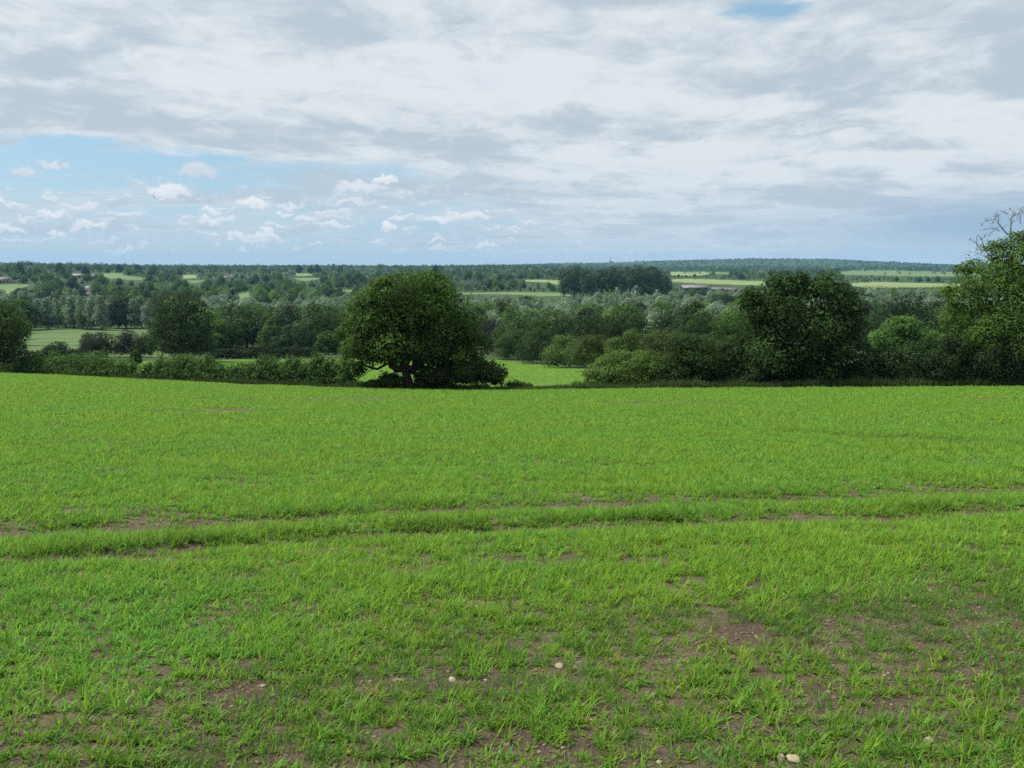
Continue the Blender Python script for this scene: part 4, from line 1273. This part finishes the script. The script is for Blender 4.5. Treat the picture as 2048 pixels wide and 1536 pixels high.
# tufts of the same crop on the lower field
n = 90000
y = np.sqrt(gr.uniform(80**2, 245**2, n)); a = gr.uniform(-0.42, 0.13, n); x = a * y
e_, _, _ = edge_of(x, y)
ok = (y > e_ + 3.5) & (y < np.interp(a, [-0.6, -0.36, -0.04, 0.10, 0.2], [190, 215, LOWER_END, hit(1172, 739)[1], 112]) - 1)
wheel = np.zeros(n)
for off_ in (0.0, 2.2):
    uu, vv = project(x, y, ground(x, y))
    cx = np.interp(vv, [738, 745, 752, 760], [1078, 1096, 1106, 1112]) + off_ * 8
    wheel = np.maximum(wheel, np.exp(-((uu - cx) / 2.2)**2) * (vv > 737) * (vv < 762))
ok &= gr.random(n) > wheel * 0.95
x, y = x[ok], y[ok]; n = len(x)
c = np.array([[0.150, 0.300, 0.032]]) * (0.85 + 0.3 * gr.random(n))[:, None]
V, Fq, Cc = blades(x, y, 0.2 * (0.7 + 0.6 * gr.random(n)), 0.11 * (0.7 + 0.6 * gr.random(n)), c, gr, 2)
o = obj("lower_crop_plants", build_mesh("lower_crop_plants", V, Fq, M_CROP, Cc)); o['kind'] = 'stuff'
tag(o, "bright crop on the lower field beyond the hedge gap", "crop")

# rough grass at the foot of the hedge
n = 60000
a = gr.uniform(-0.8, 0.82, n)
e_ = np.interp(a, EDGE_A, EDGE_D)
tt = gr.random(n)
y = e_ - 0.5 * gr.random(n)**3 + tt * 4.2; x = a * y
n2 = fbm(x / 2.5, y / 2.5, 71, 3)
h = np.where(a > 0.07, 0.85, 0.65) * (0.25 + 1.3 * n2) * np.where((a > -0.03) & (a < 0.08), 0.55, 1)
c = np.array([[0.050, 0.088, 0.024]]) * (0.7 + 0.7 * gr.random(n))[:, None]
pale = gr.random(n) < 0.12; c[pale] = np.array([0.13, 0.14, 0.06])
V, Fq, Cc = blades(x, y, h * (0.6 + 0.7 * gr.random(n)), 0.06 * (0.7 + 0.6 * gr.random(n)), c, gr, 2, (1.2, 1.6), (0.1, 1.0))
o = obj("verge_grass", build_mesh("verge_grass", V, Fq, M_GRASS, Cc)); o['kind'] = 'stuff'
tag(o, "dark rough grass along the foot of the hedges", "grass")

# low feathery weeds in the thin part of the crop
nc = 15000
y = np.sqrt(gr.uniform(2.0**2, 9.5**2, nc)); x = gr.uniform(-1, 1, nc) * (0.74 * y + 4.0)
dens, thin, u, v, _l, _r = crop_density(x, y)
pn = fbm(x * 0.8, y * 0.8, 83, 3)
kp = gr.random(nc) < np.clip((pn - 0.34) * 4, 0, 1) * (0.12 + 0.88 * thin)
x, y = x[kp], y[kp]
per = 34
rad = np.repeat(0.03 + 0.05 * gr.random(len(x)), per)
an, rr = gr.uniform(0, 6.28, len(rad)), np.sqrt(gr.random(len(rad)))
x, y = np.repeat(x, per) + np.cos(an) * rr * rad, np.repeat(y, per) + np.sin(an) * rr * rad
n = len(x)
c = np.array([[0.085, 0.170, 0.034]]) * (0.7 + 0.6 * gr.random(n))[:, None]
V, Fq, Cc = blades(x, y, 0.045 * (0.6 + 0.8 * gr.random(n)), 0.005 * (0.7 + 0.6 * gr.random(n)), c, gr, 2, (0.5, 1.4), (-0.2, 0.9), zoff=0.004 + 0.03 * gr.random(n))
o = obj("weeds", build_mesh("weeds", V, Fq, M_GRASS, Cc)); o['kind'] = 'stuff'
tag(o, "low feathery dark green weeds between the thin crop rows", "weeds")


# ------------------------------------------------------------------ stones on the bare ground
def ico():
    t = (1 + 5**0.5) / 2
    v = unit(np.array([(-1, t, 0), (1, t, 0), (-1, -t, 0), (1, -t, 0), (0, -1, t), (0, 1, t), (0, -1, -t), (0, 1, -t), (t, 0, -1), (t, 0, 1), (-t, 0, -1), (-t, 0, 1)], float))
    f = [(0, 11, 5), (0, 5, 1), (0, 1, 7), (0, 7, 10), (0, 10, 11), (1, 5, 9), (5, 11, 4), (11, 10, 2), (10, 7, 6), (7, 1, 8), (3, 9, 4), (3, 4, 2), (3, 2, 6), (3, 6, 8), (3, 8, 9), (4, 9, 5), (2, 4, 11), (6, 2, 10), (8, 6, 7), (9, 8, 1)]
    return v, f


def subdivide(v, f):
    v = list(map(tuple, v)); mid_ = {}; out = []

    def m(a, b):
        k = (min(a, b), max(a, b))
        if k not in mid_:
            p = np.array(v[a]) + np.array(v[b]); v.append(tuple(p / np.linalg.norm(p))); mid_[k] = len(v) - 1
        return mid_[k]
    for a, b, c in f:
        x_, y_, z_ = m(a, b), m(b, c), m(c, a); out += [(a, x_, z_), (b, y_, x_), (c, z_, y_), (x_, y_, z_)]
    return np.array(v), out


iv, if_ = ico(); sv, sf = subdivide(iv, if_); sf = np.array(sf)
nst = 100000
y = np.sqrt(gr.uniform(1.8**2, 10**2, nst)); x = gr.uniform(-1, 1, nst) * (0.72 * y + 4.0)
dens, thin, u, v, _l, _r = crop_density(x, y)
kp = gr.random(nst) < np.clip(1.05 - dens, 0.05, 1) * (0.25 + 0.75 * thin)
x, y = x[kp], y[kp]; n = len(x)
size = 0.0035 + 0.0095 * gr.random(n)**2.2
big = gr.random(n) < 0.01; size[big] *= 1.7
P = sv[None] * (1 + 0.28 * gr.normal(size=(n, 1, 1)) * 0.4) + gr.normal(size=(n, len(sv), 3)) * 0.11
sc3 = size[:, None] * np.stack([0.8 + 0.7 * gr.random(n), 0.8 + 0.5 * gr.random(n), 0.45 + 0.35 * gr.random(n)], 1)
P = P * sc3[:, None]
a = gr.uniform(0, 6.28, n); ca, sa = np.cos(a)[:, None], np.sin(a)[:, None]
P = np.stack([P[..., 0] * ca - P[..., 1] * sa + x[:, None], P[..., 0] * sa + P[..., 1] * ca + y[:, None], P[..., 2] + (ground(x, y) + size * 0.25)[:, None]], -1)
pal = np.array([(0.22, 0.17, 0.115), (0.25, 0.20, 0.15), (0.18, 0.125, 0.08), (0.12, 0.086, 0.056), (0.28, 0.25, 0.21), (0.155, 0.11, 0.075), (0.12, 0.085, 0.055)])
cl = pal[gr.choice(7, n, p=[.12, .05, .24, .22, .015, .155, .20])] * (0.8 + 0.4 * gr.random(n))[:, None]
o = obj("pebbles", build_mesh("pebbles", P.reshape(-1, 3), (sf[None] + (np.arange(n) * len(sv))[:, None, None]).reshape(-1, 3), M_STONE, np.repeat(cl, len(sf), 0)))
o['kind'] = 'stuff'
tag(o, "pebbles and crumbs of earth on the bare soil", "pebbles")
sv2, sf2 = subdivide(sv, [tuple(q) for q in sf]); sf2 = np.array(sf2)
for i, (u, v, s, c, lab) in enumerate([(1119, 1335, 0.022, (0.40, 0.31, 0.22), "pale tan stone beside a thin bare patch in the middle of the thin crop"), (1150, 1340, 0.016, (0.27, 0.17, 0.10), "brown clod lying next to the pale tan stone"),
                                       (905, 1362, 0.018, (0.42, 0.36, 0.30), "flat grey pink stone on the bare track"), (795, 1363, 0.016, (0.38, 0.28, 0.19), "tan stone on the bare track, toward the thick crop"),
                                       (1562, 1518, 0.018, (0.42, 0.32, 0.24), "pinkish stone, smaller of two at the bottom edge"), (1588, 1524, 0.024, (0.46, 0.40, 0.24), "yellowish rounded stone, larger of two at the bottom edge"),
                                       (1452, 1302, 0.015, (0.40, 0.36, 0.30), "off white flint among weeds on the stony side"), (1858, 1484, 0.017, (0.40, 0.34, 0.29), "off white flat flint in the thinnest corner of the crop"),
                                       (372, 1440, 0.02, (0.33, 0.22, 0.15), "reddish clod where the bare track bends"), (336, 1394, 0.014, (0.36, 0.32, 0.27), "small white flint at the edge of the thick crop"), (1310, 1390, 0.014, (0.48, 0.42, 0.35), "small pale flint between two weed patches"),
                                       (955, 1215, 0.014, (0.40, 0.33, 0.25), "tan stone lying alone where the thick crop begins")]):
    x, y, z = hit(u, v)
    r = np.random.default_rng(600 + i)
    q = sv2 * (1 + 0.18 * np.sin(sv2[:, [1, 2, 0]] * 3 + i) + r.normal(size=(len(sv2), 1)) * 0.04)
    q = q * s * np.array([1.35, 1.0, 0.62])
    st = obj("field_stone", build_mesh("field_stone", q, sf2, M_STONE, np.tile(np.array(c) * 0.72, (len(sf2), 1)), smooth_shade=True), None, (x, y, z + s * 0.35))
    st.rotation_euler = (r.uniform(-.2, .2), r.uniform(-.2, .2), r.uniform(0, 6.28))
    tag(st, lab, "stone")

# ------------------------------------------------------------------ a bird far up
d = dir_of(308, 395); p = np.array([0, 0, EYE]) + d * 110
M_BIRD = plain_mat("dark_plumage", (0.03, 0.03, 0.035), 0.7, 8.0, 0.3)
body_pts = [(0, -0.24, 0), (0, -0.16, 0.0), (0, -0.02, -0.01), (0, 0.10, 0), (0, 0.17, 0.02), (0, 0.22, 0.015)]
parts = [tube(body_pts, [0.035, 0.03, 0.06, 0.05, 0.035, 0.006], 8)]
for s in (-1, 1):
    w_ = np.array([(0.03 * s, 0.08, 0.02), (0.03 * s, -0.08, 0.02), (0.22 * s, -0.06, 0.16), (0.22 * s, 0.10, 0.17), (0.42 * s, -0.06, 0.24), (0.40 * s, 0.03, 0.25)])
    w_ = np.concatenate([w_, w_ + np.array([0, 0, 0.012])])
    parts.append((w_, np.array([(0, 1, 2, 3), (3, 2, 4, 5), (9, 8, 7, 6), (11, 10, 8, 9), (0, 3, 9, 6), (3, 5, 11, 9), (1, 0, 6, 7), (2, 1, 7, 8), (4, 2, 8, 10), (5, 4, 10, 11)])))
vv, ff = join(parts)
bird = obj("bird", build_mesh("bird", vv, ff, M_BIRD), None, tuple(p)); bird.rotation_euler = (0.2, 0.9, 1.1); bird.scale = (0.6, 0.6, 0.6)
tag(bird, "small dark bird flying in front of a white cumulus", "bird")

# ------------------------------------------------------------------ haze
hv, hf = box_vf(-13600, 13600, -13600, 13600, -46, 175)
m, t, out = new_mat("haze")
pv = t.nodes.new('ShaderNodeVolumePrincipled')
pv.inputs['Color'].default_value = (0.31, 0.635, 1.0, 1)
pv.inputs['Density'].default_value = 4.6e-5
t.links.new(pv.outputs[0], out.inputs['Volume'])
hz = obj("haze", build_mesh("haze", hv, hf, m)); hz['kind'] = 'stuff'
tag(hz, "thin blue haze filling the air over the valley", "haze")
